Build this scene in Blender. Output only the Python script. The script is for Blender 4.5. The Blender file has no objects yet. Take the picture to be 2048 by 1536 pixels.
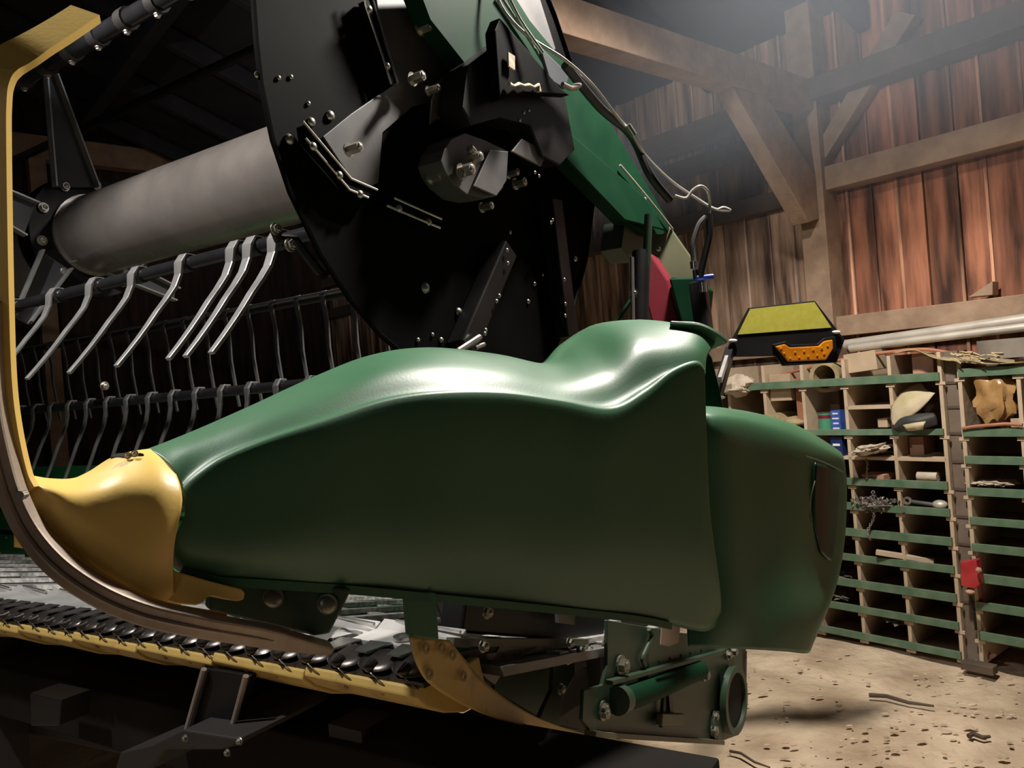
import bpy, bmesh, math, random
from mathutils import Vector, Matrix, noise as mnoise
random.seed(7)
SC = bpy.context.scene
COL = SC.collection
V = Vector
# ------------------------------------------------------------------ camera model
F = 1600.0
TH = math.radians(4.5)
CZ = 1.5
CAM = V((0, 0, CZ))
CR = V((math.cos(TH), 0, -math.sin(TH)))
CU = V((math.sin(TH), 0, math.cos(TH)))
CD = V((0, 1, 0))
def ray(px, py): return CD + CR * ((px - 1024) / F) - CU * ((py - 768) / F)
def at(px, py, t): return CAM + ray(px, py) * t
def hit(px, py, p0, n):
    r = ray(px, py); return CAM + r * ((p0 - CAM).dot(n) / r.dot(n))
cd = bpy.data.cameras.new('camera'); cam = bpy.data.objects.new('camera', cd); COL.objects.link(cam)
cd.sensor_width = 36; cd.lens = F / 2048 * 36; cd.clip_start = 0.02
M4 = Matrix((( CR.x, CU.x, -CD.x, 0), (CR.y, CU.y, -CD.y, 0), (CR.z, CU.z, -CD.z, CZ), (0, 0, 0, 1)))
cam.matrix_world = M4
SC.camera = cam
# header frame: HL runs along the header away from us, HA runs from the knife to the rear
YA = math.radians(56.1)
HL = V((-math.sin(YA), math.cos(YA), 0)); A0 = V((math.cos(YA), math.sin(YA), 0))
TILT = math.radians(18)
HA = A0 * math.cos(TILT) - V((0, 0, 1)) * math.sin(TILT)
HU = A0 * math.sin(TILT) + V((0, 0, 1)) * math.cos(TILT)
Z = V((0, 0, 1))
def hl(px, py, L): return hit(px, py, CAM + HL * L, HL)
def hp(L, A, z): return CAM + HL * L + A0 * A + Z * z        # level header coordinates, z relative to eye height
def ha(px, py, A): return hit(px, py, CAM + A0 * A, A0)
# wall frame
YW = math.radians(39.7)
WD = V((math.sin(YW), -math.cos(YW), 0))      # along the wall, towards the right of the picture
WN = V((-math.cos(YW), -math.sin(YW), 0))     # out of the wall, towards us
def floorhit(px, py, z=0.0):
    r = ray(px, py); return CAM + r * ((z - CZ) / r.z)
W0 = floorhit(1962, 1338)
def wh(px, py, off=0.0): return hit(px, py, W0 + WN * off, WN)      # off > 0: in front of the shelf fronts
def wp(s, z, off=0.0): return W0 + WD * s + Z * z + WN * off
def wsz(px, py, off=0.0):
    p = wh(px, py, off) - W0; return p.dot(WD), wh(px, py, off).z

# ------------------------------------------------------------------ materials
def mat(name, c1, c2=None, bdist=.01, rough=0.5, metal=0.0, scale=8.0, stretch=(1, 1, 1), bump=0.0, bscale=None, spec=0.5,
        coat=0.0, rvar=0.0, contrast=(0.3, 0.7), emit=None, estr=0.0, attr=None, detail=5, sheen=0):
    m = bpy.data.materials.new(name); m.use_nodes = True
    nt = m.node_tree; N = nt.nodes; K = nt.links
    b = N['Principled BSDF']
    b.inputs['Roughness'].default_value = rough; b.inputs['Metallic'].default_value = metal
    b.inputs['Specular IOR Level'].default_value = spec; b.inputs['Coat Weight'].default_value = coat
    b.inputs['Coat Roughness'].default_value = 0.25
    c1 = tuple(c1) + (1,); c2 = tuple(c2) + (1,) if c2 else c1
    tc = N.new('ShaderNodeTexCoord'); mp = N.new('ShaderNodeMapping'); mp.inputs['Scale'].default_value = stretch
    K.new(tc.outputs['Object'], mp.inputs['Vector'])
    nz = N.new('ShaderNodeTexNoise'); nz.inputs['Scale'].default_value = scale; nz.inputs['Detail'].default_value = detail
    K.new(mp.outputs[0], nz.inputs['Vector'])
    rp = N.new('ShaderNodeValToRGB'); rp.color_ramp.elements[0].position = contrast[0]; rp.color_ramp.elements[1].position = contrast[1]
    rp.color_ramp.elements[0].color = c1; rp.color_ramp.elements[1].color = c2
    K.new(nz.outputs[0], rp.inputs[0])
    out = rp.outputs[0]
    if attr:
        at_ = N.new('ShaderNodeAttribute'); at_.attribute_name = attr
        mx = N.new('ShaderNodeMixRGB'); mx.blend_type = 'MULTIPLY'; mx.inputs[0].default_value = 1
        K.new(out, mx.inputs[1]); K.new(at_.outputs[0], mx.inputs[2]); out = mx.outputs[0]
    K.new(out, b.inputs['Base Color'])
    if rvar:
        mr = N.new('ShaderNodeMapRange'); mr.inputs[3].default_value = max(0, rough - rvar); mr.inputs[4].default_value = min(1, rough + rvar)
        K.new(nz.outputs[0], mr.inputs[0]); K.new(mr.outputs[0], b.inputs['Roughness'])
    if bump:
        n2 = N.new('ShaderNodeTexNoise'); n2.inputs['Scale'].default_value = bscale or scale * 3; n2.inputs['Detail'].default_value = 6
        K.new(mp.outputs[0], n2.inputs['Vector'])
        bp = N.new('ShaderNodeBump'); bp.inputs['Strength'].default_value = bump; bp.inputs['Distance'].default_value = bdist
        K.new(n2.outputs[0], bp.inputs['Height']); K.new(bp.outputs[0], b.inputs['Normal'])
    if emit:
        b.inputs['Emission Color'].default_value = tuple(emit) + (1,); b.inputs['Emission Strength'].default_value = estr
    return m
M = {}
M['green'] = mat('green_plastic', (.030, .115, .052), (.040, .135, .062), rough=.46, scale=3, bump=.03, bscale=220, spec=.75, rvar=.05)
M['greenpaint'] = mat('green_paint', (.004, .028, .013), (.007, .040, .018), spec=.06, rough=.6, scale=9, rvar=.1)
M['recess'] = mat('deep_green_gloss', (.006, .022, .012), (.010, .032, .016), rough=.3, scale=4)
M['greendark'] = mat('dark_green_paint', (.012, .045, .022), (.04, .06, .036), rough=.45, scale=6, rvar=.1)
M['greenbright'] = mat('bright_green_paint', (.06, .42, .13), (.08, .50, .17), rough=.4, scale=6)
M['yellow'] = mat('yellow_plastic', (.70, .47, .12), (.76, .53, .15), rough=.42, scale=6, bump=.03, bscale=150)
M['yellowp'] = mat('scuffed_yellow_paint', (.34, .24, .08), (.62, .43, .13), rough=.45, scale=14, contrast=(.28, .46), rvar=.1)
M['taupe'] = mat('worn_bare_strap', (.27, .21, .17), (.44, .36, .29), rough=.5, metal=.3, scale=12, stretch=(1, 1, 1), bump=.1)
M['black'] = mat('black_paint', (.006, .006, .007), (.011, .010, .010), spec=.3, rough=.4, scale=5, rvar=.1)
M['bargloss'] = mat('glossy_bar', (.02, .02, .022), (.035, .035, .037), rough=.22, metal=.4, scale=9)
M['blackm'] = mat('black_matt_steel', (.016, .014, .013), (.026, .022, .02), rough=.6, scale=5)
M['trailerblack'] = mat('trailer_black', (.010, .009, .008), (.018, .015, .013), rough=.7, scale=5, spec=.1)
M['disc'] = mat('black_sheet', (.0025, .0025, .003), (.006, .0055, .005), spec=.03, rough=.6, scale=4, rvar=.1)
M['grayplate'] = mat('dusty_gray_plate', (.085, .085, .088), (.18, .17, .165), rough=.45, metal=.4, scale=7)
M['tube'] = mat('dusty_brown_gray_tube', (.26, .23, .21), (.37, .33, .30), rough=.27, metal=.55, scale=5, rvar=.1)
M['steel'] = mat('bright_steel', (.45, .44, .42), (.7, .68, .65), rough=.25, metal=.9, scale=20)
M['tine'] = mat('gray_tine_steel', (.30, .30, .30), (.5, .49, .47), rough=.32, metal=.55, scale=14)
M['tinedark'] = mat('dark_tine', (.10, .10, .10), (.16, .16, .155), rough=.35, metal=.5, scale=14)
M['bolt'] = mat('zinc_bolt', (.38, .36, .31), (.6, .57, .5), rough=.3, metal=.8, scale=30)
M['boltdull'] = mat('dull_bolt', (.15, .15, .12), (.28, .27, .22), rough=.35, metal=.6, scale=30)
M['guard'] = mat('cast_guard', (.03, .025, .022), (.12, .105, .095), rough=.3, metal=.7, scale=16)
M['knife'] = mat('knife_plate', (.42, .41, .40), (.7, .69, .67), rough=.38, metal=.35, scale=8, rvar=.1)
M['belt'] = mat('belt_rubber', (.10, .10, .10), (.2, .19, .18), rough=.4, scale=5, stretch=(1, 1, 1))
M['beltslat'] = mat('belt_slat', (.28, .27, .26), (.55, .53, .51), rough=.45, scale=60, contrast=(.4, .6))
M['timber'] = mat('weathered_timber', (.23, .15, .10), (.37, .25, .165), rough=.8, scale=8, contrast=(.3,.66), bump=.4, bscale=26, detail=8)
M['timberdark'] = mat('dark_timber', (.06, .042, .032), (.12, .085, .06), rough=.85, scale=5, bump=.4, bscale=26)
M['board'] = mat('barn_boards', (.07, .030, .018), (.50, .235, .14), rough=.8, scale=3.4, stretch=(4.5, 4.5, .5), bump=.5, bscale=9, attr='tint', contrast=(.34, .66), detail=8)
M['roof'] = mat('roof_boards', (.018, .018, .024), (.035, .032, .038), rough=.85, scale=4, bump=.3)
M['plywood'] = mat('pale_shelf_wood', (.44, .33, .22), (.62, .49, .35), rough=.75, scale=5, bump=.2, bscale=30)
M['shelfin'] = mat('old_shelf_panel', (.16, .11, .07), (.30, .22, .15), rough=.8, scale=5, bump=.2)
M['strip'] = mat('green_lip_paint', (.085, .155, .09), (.17, .235, .16), rough=.55, scale=12, contrast=(.35, .7), rvar=.1)
M['graypost'] = mat('gray_plank', (.13, .095, .07), (.20, .155, .12), rough=.85, scale=6, bump=.3)
M['pipe'] = mat('galvanised_pipe', (.45, .41, .35), (.62, .57, .5), rough=.4, metal=.3, scale=9)
M['rust'] = mat('rusty_rod', (.30, .11, .06), (.42, .18, .10), rough=.6, scale=12)
M['cloth'] = mat('dusty_cloth', (.45, .37, .28), (.62, .53, .42), rough=.9, scale=12, bump=.3)
M['cardboard'] = mat('cardboard', (.42, .30, .19), (.52, .40, .28), rough=.85, scale=8)
M['yellowrag'] = mat('yellowish_bag', (.42, .36, .17), (.56, .46, .33), rough=.7, scale=9, bump=.2)
M['blackrag'] = mat('black_lining', (.02, .02, .02), (.04, .04, .035), rough=.6)
M['canvas'] = mat('olive_canvas', (.26, .20, .10), (.42, .33, .19), rough=.9, scale=14, bump=.4)
M['bagorange'] = mat('orange_plastic_bag', (.26, .13, .04), (.46, .28, .12), rough=.3, scale=10, bump=.5, bscale=14)
M['redpaint'] = mat('red_paint', (.38, .02, .03), (.5, .05, .05), rough=.4, scale=14)
M['reddark'] = mat('deep_red_panel', (.15, .008, .018), (.2, .012, .025), rough=.5, scale=6)
M['greencan'] = mat('green_can', (.06, .24, .14), (.08, .3, .18), rough=.35)
M['bluebox'] = mat('blue_can', (.03, .08, .33), (.08, .15, .5), rough=.35, scale=30)
M['navy'] = mat('navy_box', (.01, .02, .09), (.015, .03, .12), rough=.4)
M['white'] = mat('white_print', (.75, .75, .72), rough=.5)
M['chain'] = mat('dirty_chain', (.10, .08, .07), (.35, .31, .27), rough=.5, metal=.4, scale=30)
M['grayring'] = mat('gray_rubber_hoop', (.20, .17, .14), (.28, .24, .2), rough=.7, scale=10)
M['brick'] = mat('pinkish_brick', (.42, .22, .15), (.52, .30, .2), rough=.85, scale=12)
M['reflect'] = mat('yellow_reflective_sheet', (.36, .33, .05), (.42, .39, .07), rough=.35, scale=40)
M['amber'] = mat('amber_lens', (.42, .12, .005), (.7, .25, .01), rough=.15, scale=20, coat=.5)
M['hose'] = mat('black_hose', (.015, .015, .016), (.02, .02, .02), rough=.3)
M['cable'] = mat('gray_cable', (.4, .39, .37), (.55, .53, .5), rough=.3, metal=.4)
M['blue'] = mat('blue_cap', (.02, .06, .5), rough=.3)
M['olive'] = mat('olive_plate', (.07, .075, .04), (.12, .12, .07), rough=.5, scale=6)
M['straw'] = mat('straw', (.5, .4, .22), (.6, .5, .3), rough=.8)
def floor_mat():
    m = mat('dirt_floor', (.38, .275, .18), (.66, .52, .37), bdist=.05, rough=.9, scale=3.2, bump=1, bscale=7, contrast=(.32, .66), detail=10)
    return m
M['floor'] = floor_mat()
def voronoi_amber():
    m = M['amber']; nt = m.node_tree; N = nt.nodes; K = nt.links
    b = N['Principled BSDF']; b.inputs['Transmission Weight'].default_value = .15
voronoi_amber()

# ------------------------------------------------------------------ objects
WLOC = {}
def link(o, parent, wloc):
    COL.objects.link(o)
    if parent is not None:
        o.parent = parent; o.location = wloc - WLOC[parent.name]
    else: o.location = wloc
    WLOC[o.name] = V(wloc)
    return o
def tag(o, label=None, cat=None, group=None, kind=None):
    if label: o['label'] = label
    if cat: o['category'] = cat
    if group: o['group'] = group
    if kind: o['kind'] = kind
    return o
def thing(name, loc, label, cat, group=None):
    o = bpy.data.objects.new(name, None); link(o, None, V(loc)); o.empty_display_size = .1
    return tag(o, label, cat, group)
class B:
    def __init__(s): s.v = []; s.f = []; s.t = []
    def add(s, vs, fs, tint=None):
        n = len(s.v); s.v += [V(v) for v in vs]; s.f += [tuple(i + n for i in f) for f in fs]
        s.t += [tint] * len(vs); return s
    def prism(s, pts, vec, tint=None):
        n = len(pts); vec = V(vec); vs = list(pts) + [p + vec for p in pts]
        fs = [tuple(range(n)), tuple(range(2 * n - 1, n - 1, -1))] + [(i, i + n, (i + 1) % n + n, (i + 1) % n) for i in range(n)]
        return s.add(vs, fs, tint)
    def box(s, c, ax, ay, az, tint=None):      # half-extent vectors
        vs = [c + ax * i + ay * j + az * k for i in (-1, 1) for j in (-1, 1) for k in (-1, 1)]
        return s.add(vs, [(0, 1, 3, 2), (4, 6, 7, 5), (0, 4, 5, 1), (2, 3, 7, 6), (0, 2, 6, 4), (1, 5, 7, 3)], tint)
    def beam(s, p, q, w, h, up=Z, tint=None):
        d = (q - p); a = d.cross(up).normalized(); u = a.cross(d).normalized()
        return s.box((p + q) / 2, d / 2, a * w / 2, u * h / 2, tint)
    def tube(s, pts, r, n=8, caps=True):
        pts = [V(p) for p in pts]; rs = r if isinstance(r, (list, tuple)) else [r] * len(pts)
        vs = []; ref = None
        for i, p in enumerate(pts):
            d = (pts[min(i + 1, len(pts) - 1)] - pts[max(i - 1, 0)]).normalized()
            if ref is None: ref = d.orthogonal().normalized()
            a = (ref - d * ref.dot(d)).normalized(); ref = a; b = d.cross(a)
            vs += [p + (a * math.cos(2 * math.pi * k / n) + b * math.sin(2 * math.pi * k / n)) * rs[i] for k in range(n)]
        fs = []
        for i in range(len(pts) - 1):
            for k in range(n):
                fs.append((i * n + k, i * n + (k + 1) % n, (i + 1) * n + (k + 1) % n, (i + 1) * n + k))
        if caps: fs += [tuple(range(n - 1, -1, -1)), tuple(range((len(pts) - 1) * n, len(pts) * n))]
        return s.add(vs, fs)
    def sweep(s, pts, w, h, side, n_=None):     # rectangular section; side(i) gives the width direction
        vs = []
        for i, p in enumerate(pts):
            d = (pts[min(i + 1, len(pts) - 1)] - pts[max(i - 1, 0)]).normalized()
            a = side(i) if callable(side) else side
            a = (a - d * a.dot(d)).normalized(); b = d.cross(a)
            ww = w[i] if isinstance(w, (list, tuple)) else w
            vs += [p + a * ww / 2 + b * h / 2, p - a * ww / 2 + b * h / 2, p - a * ww / 2 - b * h / 2, p + a * ww / 2 - b * h / 2]
        fs = []
        for i in range(len(pts) - 1):
            for k in range(4): fs.append((i * 4 + k, i * 4 + (k + 1) % 4, i * 4 + 4 + (k + 1) % 4, i * 4 + 4 + k))
        n = len(pts) - 1
        fs += [(3, 2, 1, 0), (n * 4, n * 4 + 1, n * 4 + 2, n * 4 + 3)]
        return s.add(vs, fs)
    def cyl(s, p, d, r, h, n=16, r2=None):
        d = V(d).normalized(); return s.tube([p, p + d * h], [r, r2 if r2 is not None else r], n)
    def dome(s, p, d, r, h, n=12, m=4):
        d = V(d).normalized(); pts = []; rs = []
        for i in range(m + 1):
            a = i / m * math.pi / 2; pts.append(p + d * h * math.sin(a)); rs.append(max(r * math.cos(a), r * .03))
        return s.tube(pts, rs, n)
    def ring(s, p, d, r1, r2, h, n=28):
        d = V(d).normalized(); a = d.orthogonal().normalized(); b = d.cross(a); vs = []
        for k in range(n):
            e = a * math.cos(2 * math.pi * k / n) + b * math.sin(2 * math.pi * k / n)
            vs += [p + e * r1, p + e * r2, p + e * r2 + d * h, p + e * r1 + d * h]
        fs = []
        for k in range(n):
            j = (k + 1) % n
            for q in range(4): fs.append((k * 4 + q, k * 4 + (q + 1) % 4, j * 4 + (q + 1) % 4, j * 4 + q))
        return s.add(vs, fs)
    def blob(s, c, rx, ry, rz, seed=0, amp=.25, fr=3.0, n=18, m=10):
        vs = []; fs = []
        for i in range(m + 1):
            ph = math.pi * i / m
            for k in range(n):
                t = 2 * math.pi * k / n
                e = V((math.sin(ph) * math.cos(t), math.sin(ph) * math.sin(t), math.cos(ph)))
                q = 1 + amp * mnoise.noise(e * fr + V((seed * 7.3, seed, 1)))
                vs.append(c + V((0, 0, 0)) + rx * e.x * q + ry * e.y * q + rz * e.z * q)
        for i in range(m):
            for k in range(n): fs.append((i * n + k, i * n + (k + 1) % n, (i + 1) * n + (k + 1) % n, (i + 1) * n + k))
        return s.add(vs, fs)
    def build(s, name, m, parent=None, smooth=False, bevel=0.0, seg=2, solid=0.0, sub=0, auto=40):
        c = V((0, 0, 0))
        lo = V((min(v.x for v in s.v), min(v.y for v in s.v), min(v.z for v in s.v)))
        hi = V((max(v.x for v in s.v), max(v.y for v in s.v), max(v.z for v in s.v)))
        c = (lo + hi) / 2
        me = bpy.data.meshes.new(name); me.from_pydata([v - c for v in s.v], [], s.f); me.update()
        bm = bmesh.new(); bm.from_mesh(me); bmesh.ops.recalc_face_normals(bm, faces=bm.faces); bm.to_mesh(me); bm.free()
        if any(t is not None for t in s.t):
            ca = me.color_attributes.new('tint', 'FLOAT_COLOR', 'POINT')
            for i, t in enumerate(s.t): ca.data[i].color = tuple(t or (1, 1, 1)) + (1,)
        me.materials.append(m if not isinstance(m, str) else M[m])
        o = bpy.data.objects.new(name, me); link(o, parent, c)
        if smooth:
            for p in me.polygons: p.use_smooth = True
            if auto:
                try: me.set_sharp_from_angle(angle=math.radians(auto))
                except Exception: pass
        if solid:
            md = o.modifiers.new('solid', 'SOLIDIFY'); md.thickness = solid; md.offset = 0
        if sub:
            md = o.modifiers.new('sub', 'SUBSURF'); md.levels = sub; md.render_levels = sub
        if bevel:
            md = o.modifiers.new('bevel', 'BEVEL'); md.width = bevel; md.segments = seg; md.limit_method = 'ANGLE'
        return o
def catmull(pts, n):
    out = []; k = len(pts)
    for i in range(k - 1):
        p0 = pts[max(i - 1, 0)]; p1 = pts[i]; p2 = pts[i + 1]; p3 = pts[min(i + 2, k - 1)]
        for j in range(n):
            t = j / n
            out.append(p1 * 1.0 + (p2 - p0) * (t * .5) + (p0 * 2 - p1 * 5 + p2 * 4 - p3) * (t * t * .5) + (p1 * 3 - p0 - p2 * 3 + p3) * (t ** 3 * .5))
    out.append(pts[-1] * 1.0); return out
def loft(rows, nu, nv):
    rows = [catmull(r, nu) for r in rows]
    cols = [catmull([r[j] for r in rows], nv) for j in range(len(rows[0]))]
    b = B(); nr = len(cols[0]); nc = len(cols); vs = [cols[j][i] for i in range(nr) for j in range(nc)]
    b.add(vs, [(i * nc + j, i * nc + j + 1, (i + 1) * nc + j + 1, (i + 1) * nc + j) for i in range(nr - 1) for j in range(nc - 1)])
    return b
def bolt(parent, p, d, r=.009, m='bolt', h=None, name='bolt'):
    b = B(); d = V(d).normalized(); b.cyl(p, d, r * 1.35, r * .3, 14); b.cyl(p + d * r * .3, d, r, (h or r * .8), 6); b.dome(p + d * (r * .3 + (h or r * .8)), d, r * .7, r * .3, 8, 2)
    return b.build(name, m, parent)
def rivet(parent, p, d, r, m='bolt', name='rivet'):
    b = B(); b.dome(p, d, r, r * .6, 12, 3); return b.build(name, m, parent, smooth=True)

# ================================================================== SETTING
WALLOFF = -.42
# floor
b = B(); nx = 260
fs = []; vs = []
for i in range(nx + 1):
    for j in range(nx + 1):
        x = -9 + 14 * i / nx; y = -2 + 13 * j / nx
        h = .03 * mnoise.noise(V((x * 1.3, y * 1.3, 0))) + .014 * mnoise.noise(V((x * 5, y * 5, 3))) + .006 * mnoise.noise(V((x * 13, y * 13, 5)))
        vs.append(V((x, y, h - .012)))
for i in range(nx):
    for j in range(nx): fs.append((i * (nx + 1) + j, (i + 1) * (nx + 1) + j, (i + 1) * (nx + 1) + j + 1, i * (nx + 1) + j + 1))
b.add(vs, fs); tag(b.build('floor', 'floor', smooth=True, auto=0), kind='structure')

# board wall
SP_ = wh(1632, 525, WALLOFF + .16) - W0; SP_ = SP_.dot(WD)
ZT = wh(1640, 150, WALLOFF).z + .35
b = B(); s = -9.0; rnd = random.Random(3)
while s < 3.2:
    w = rnd.uniform(.13, .19); g = rnd.uniform(.006, .012)
    k = rnd.uniform(.55, 1.15); gr = min(1, max(0, (SP_ - s) / .15)) * .8
    red = (1.12 * k, .95 * k, .9 * k); gray = (1.2 * k, 1.8 * k, 2.1 * k)
    tint = tuple(red[q] * (1 - gr) + gray[q] * gr for q in range(3))
    dz = rnd.uniform(0, .012)
    b.box(wp(s + w / 2, 2.2, WALLOFF - .012 + dz), WD * (w - g) / 2, Z * 2.35, WN * .012, tint)
    if rnd.random() < .8:       # pale weathered edge strip
        b.box(wp(s + w - g * .4, 2.2, WALLOFF + .002 + dz), WD * rnd.uniform(.004, .009), Z * 2.35, WN * .008, (1.9 * k, (2.1 + gr) * k, (2.2 + 2 * gr) * k))
    s += w
b.box(wp(-2.9, 2.2, WALLOFF - .045), WD * 6.2, Z * 2.35, WN * .008, (.25, .25, .25))
tag(b.build('wall_back', 'board'), kind='structure')
# daylight knot hole
b = B(); hc = wh(1630, 203, WALLOFF + .03); b.blob(hc, WD * .014, Z * .012, WN * .004, 1, .3)
tag(b.build('window_1', mat('daylight', (.8, .9, 1), emit=(.75, .9, 1), estr=14)), kind='structure')

NT = [0]
def trim(bb, m='timber', bevel=.004):
    NT[0] += 1
    return tag(bb.build('trim_%d' % NT[0], m, bevel=bevel), kind='structure')
def wallbeam(pa, pb, h, d=.10, m='timber', off=WALLOFF, hb=None):
    # pixel centre-line points of the front face
    p = wh(pa[0], pa[1], off + d); q = wh(pb[0], pb[1], off + d)
    e = (q - p).normalized(); u = e.cross(WN).normalized()
    if u.z < 0: u = -u
    bb = B(); bb.box((p + q) / 2 - WN * d / 2, (q - p) / 2, u * h / 2, WN * d / 2); return trim(bb, m)
# post in the middle of the wall (front face)
s0, _ = wsz(1607, 525, WALLOFF + .16); s1, _ = wsz(1657, 525, WALLOFF + .16)
bb = B(); bb.box(wp((s0 + s1) / 2, 2.0, WALLOFF + .08), WD * (s1 - s0) / 2, Z * 2.1, WN * .08); trim(bb)
SP = (s0 + s1) / 2
# girts right and left of the post
def girt(px, py_top, py_bot, sa, sb, d=.10, m='timber'):
    _, z1 = wsz(px, py_top, WALLOFF + d); _, z0 = wsz(px, py_bot, WALLOFF + d)
    bb = B(); bb.box(wp((sa + sb) / 2, (z0 + z1) / 2, WALLOFF + d / 2), WD * (sb - sa) / 2, Z * (z1 - z0) / 2, WN * d / 2); trim(bb, m)
    return z0, z1
girt(1850, 277, 330, s1, 3, .13)
girt(1850, 612, 655, s1, 3, .13)
girt(1500, 690, 718, -7, s0, .10)
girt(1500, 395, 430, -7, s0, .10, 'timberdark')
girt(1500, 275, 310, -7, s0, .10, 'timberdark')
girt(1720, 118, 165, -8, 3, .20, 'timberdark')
# small wedge block on the lower girt
bb = B(); bb.prism([wh(1935, 595, WALLOFF + .12), wh(1985, 562, WALLOFF + .12), wh(1985, 590, WALLOFF + .12)], -WN * .08); trim(bb)
# right-hand brace
def wallpoly(pts, off, d, m='timber'):
    bb = B(); bb.prism([wh(x, y, off + d) for x, y in pts], -WN * d); return trim(bb, m)
wallpoly([(1634, 330), (1628, 300), (1790, 20), (1830, 30), (1660, 300), (1640, 332)], WALLOFF + .02, .09)
# tie beam perpendicular to the wall and its brace
PP = wp(SP, 0, WALLOFF); PN = WD
def pph(x, y, d=0.0): return hit(x, y, PP + WD * d, PN)
a = pph(1500, 160); zt = a.z
pa = pph(1250, 98); zt2 = pa.z
bb = B(); zc = (pph(1430, 140).z)
q0 = wp(SP, zc, WALLOFF + .1); q1 = wp(SP, zc, WALLOFF + 5.5)
bb.beam(q0, q1, .12, .165); trim(bb)
print('tie z', zc, 'ZT', ZT)
bb = B(); bb.prism([pph(x, y, -.06) for x, y in [(1585, 452), (1410, 150), (1475, 165), (1620, 395), (1622, 440)]], WD * .10); trim(bb)
# ceiling: slopes up from the wall head towards us
zr = zc + .42
bb = B(); p0 = wp(-9, zr, WALLOFF - .1); p1 = wp(3.5, zr, WALLOFF - .1)
sl = V((WN.x, WN.y, .38))
bb.prism([p0, p1, p1 + sl * 8, p0 + sl * 8], Z * .05); tag(bb.build('ceiling', 'roof'), kind='structure')
for k in range(11):       # rafters under the roof
    s = -7.5 + k * 1.0
    bb = B(); p = wp(s, zr - .07, WALLOFF); bb.beam(p, p + sl * 7.5, .07, .14); trim(bb, 'roof')
for k in range(1, 5):     # far purlins
    bb = B(); p = wp(-8, zr - .20, WALLOFF) + sl * (k * 1.3); bb.beam(p, p + WD * 11, .1, .12); trim(bb, 'roof')
# side wall far left + dark wall behind header
LWs = -7.0
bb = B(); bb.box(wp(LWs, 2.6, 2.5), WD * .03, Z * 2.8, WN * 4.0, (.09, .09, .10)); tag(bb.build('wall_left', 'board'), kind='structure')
# two timbers seen through the reel, far left
for (pa, pb, h) in [((-30, 285), (470, 345), .17), ((330, -8), (540, 45), .15)]:
    p = hit(pa[0], pa[1], wp(LWs, 0, 0) + WD * .15, WD); q = hit(pb[0], pb[1], wp(LWs, 0, 0) + WD * .15, WD)
    bb = B(); bb.beam(p, q, .14, h * 1.3); trim(bb)
p = hit(70, 300, wp(LWs, 0, 0) + WD * .15, WD); bb = B(); bb.beam(V((p.x, p.y, 0)), p, .14, .14, WN); trim(bb)

# ================================================================== SHELVES
def shelf_unit(name, label, cols, strips, pales, top, zbot, s_lo, s_hi):
    t = thing(name, wp((s_lo + s_hi) / 2, 0, -.17), label, 'shelf')
    D = .32
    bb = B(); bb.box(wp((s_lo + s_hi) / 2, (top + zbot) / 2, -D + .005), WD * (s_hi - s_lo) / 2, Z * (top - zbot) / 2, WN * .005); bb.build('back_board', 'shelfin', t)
    for s in cols:
        bb = B(); bb.box(wp(s, (top + zbot) / 2, -D / 2), WD * .009, Z * (top - zbot) / 2, WN * D / 2); bb.build('divider', 'plywood', t, bevel=.0015)
        for z0, z1 in strips:
            b2 = B(); b2.box(wp(s, z0 - .012, -.003), WD * .022, Z * .007, WN * .006); b2.build('cleat', 'plywood', t)
    for z0, z1 in strips:
        bb = B(); bb.box(wp((s_lo + s_hi) / 2, (z0 + z1) / 2, .008), WD * (s_hi - s_lo) / 2, Z * (z1 - z0) / 2, WN * .007)
        bb.build('lip_strip', 'strip', t, bevel=.0015)
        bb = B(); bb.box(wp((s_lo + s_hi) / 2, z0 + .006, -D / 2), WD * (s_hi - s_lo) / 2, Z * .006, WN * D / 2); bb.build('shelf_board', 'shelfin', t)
    for sa, sb, z in pales:
        bb = B(); bb.box(wp((sa + sb) / 2, z, -D / 2), WD * (sb - sa) / 2, Z * .008, WN * D / 2); bb.build('shelf_board', 'plywood', t)
    return t
def zs(px, y): return wsz(px, y)[1]
def ss(px, y): return wsz(px, y)[0]
st = []
for xl, y0, y1 in [(1868, 745, 762), (1878, 857, 870), (1893, 963, 979), (1898, 1017, 1033), (1901, 1074, 1091), (1906, 1131, 1146),
                   (1912, 1187, 1204), (1918, 1244, 1259), (1924, 1303, 1318)]:
    st.append((zs(xl, y1), zs(xl, y0)))
cols = [ss(1895, 945), ss(1790, 940), ss(1702, 940)]
dpx = [ss(1622, 840), ss(1545, 800), ss(1476, 800)]
dc = (cols[0] - cols[2]) / 2
cols = [cols[0] - dc * k for k in range(7)]
zp1 = zs(1735, 815); zp2 = zs(1790, 918); ztop = zs(1773, 712)
shL = shelf_unit('pigeonhole_shelf', 'wooden pigeonhole shelf with green lip strips, left of the gray plank post', cols, st,
    [(cols[2], cols[1], zp1), (cols[2] - dc, cols[0], zp2)], ztop, .02, cols[-1], cols[0])
st2 = []
for xl, y0, y1 in [(1915, 738, 755), (1920, 857, 873), (1928, 911, 927), (1935, 974, 990), (1943, 1033, 1048), (1950, 1086, 1102),
                   (1960, 1146, 1164), (1967, 1203, 1220), (1975, 1264, 1281)]:
    st2.append((zs(xl, y1), zs(xl, y0)))
c0 = ss(1938, 1000); cols2 = [c0 + dc * k * 1.02 for k in range(4)]
shR = shelf_unit('pigeonhole_shelf', 'wooden pigeonhole shelf with green lip strips, right of the gray plank post', cols2, st2,
    [], zs(1909, 725), .02, cols2[0], cols2[-1])
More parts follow.
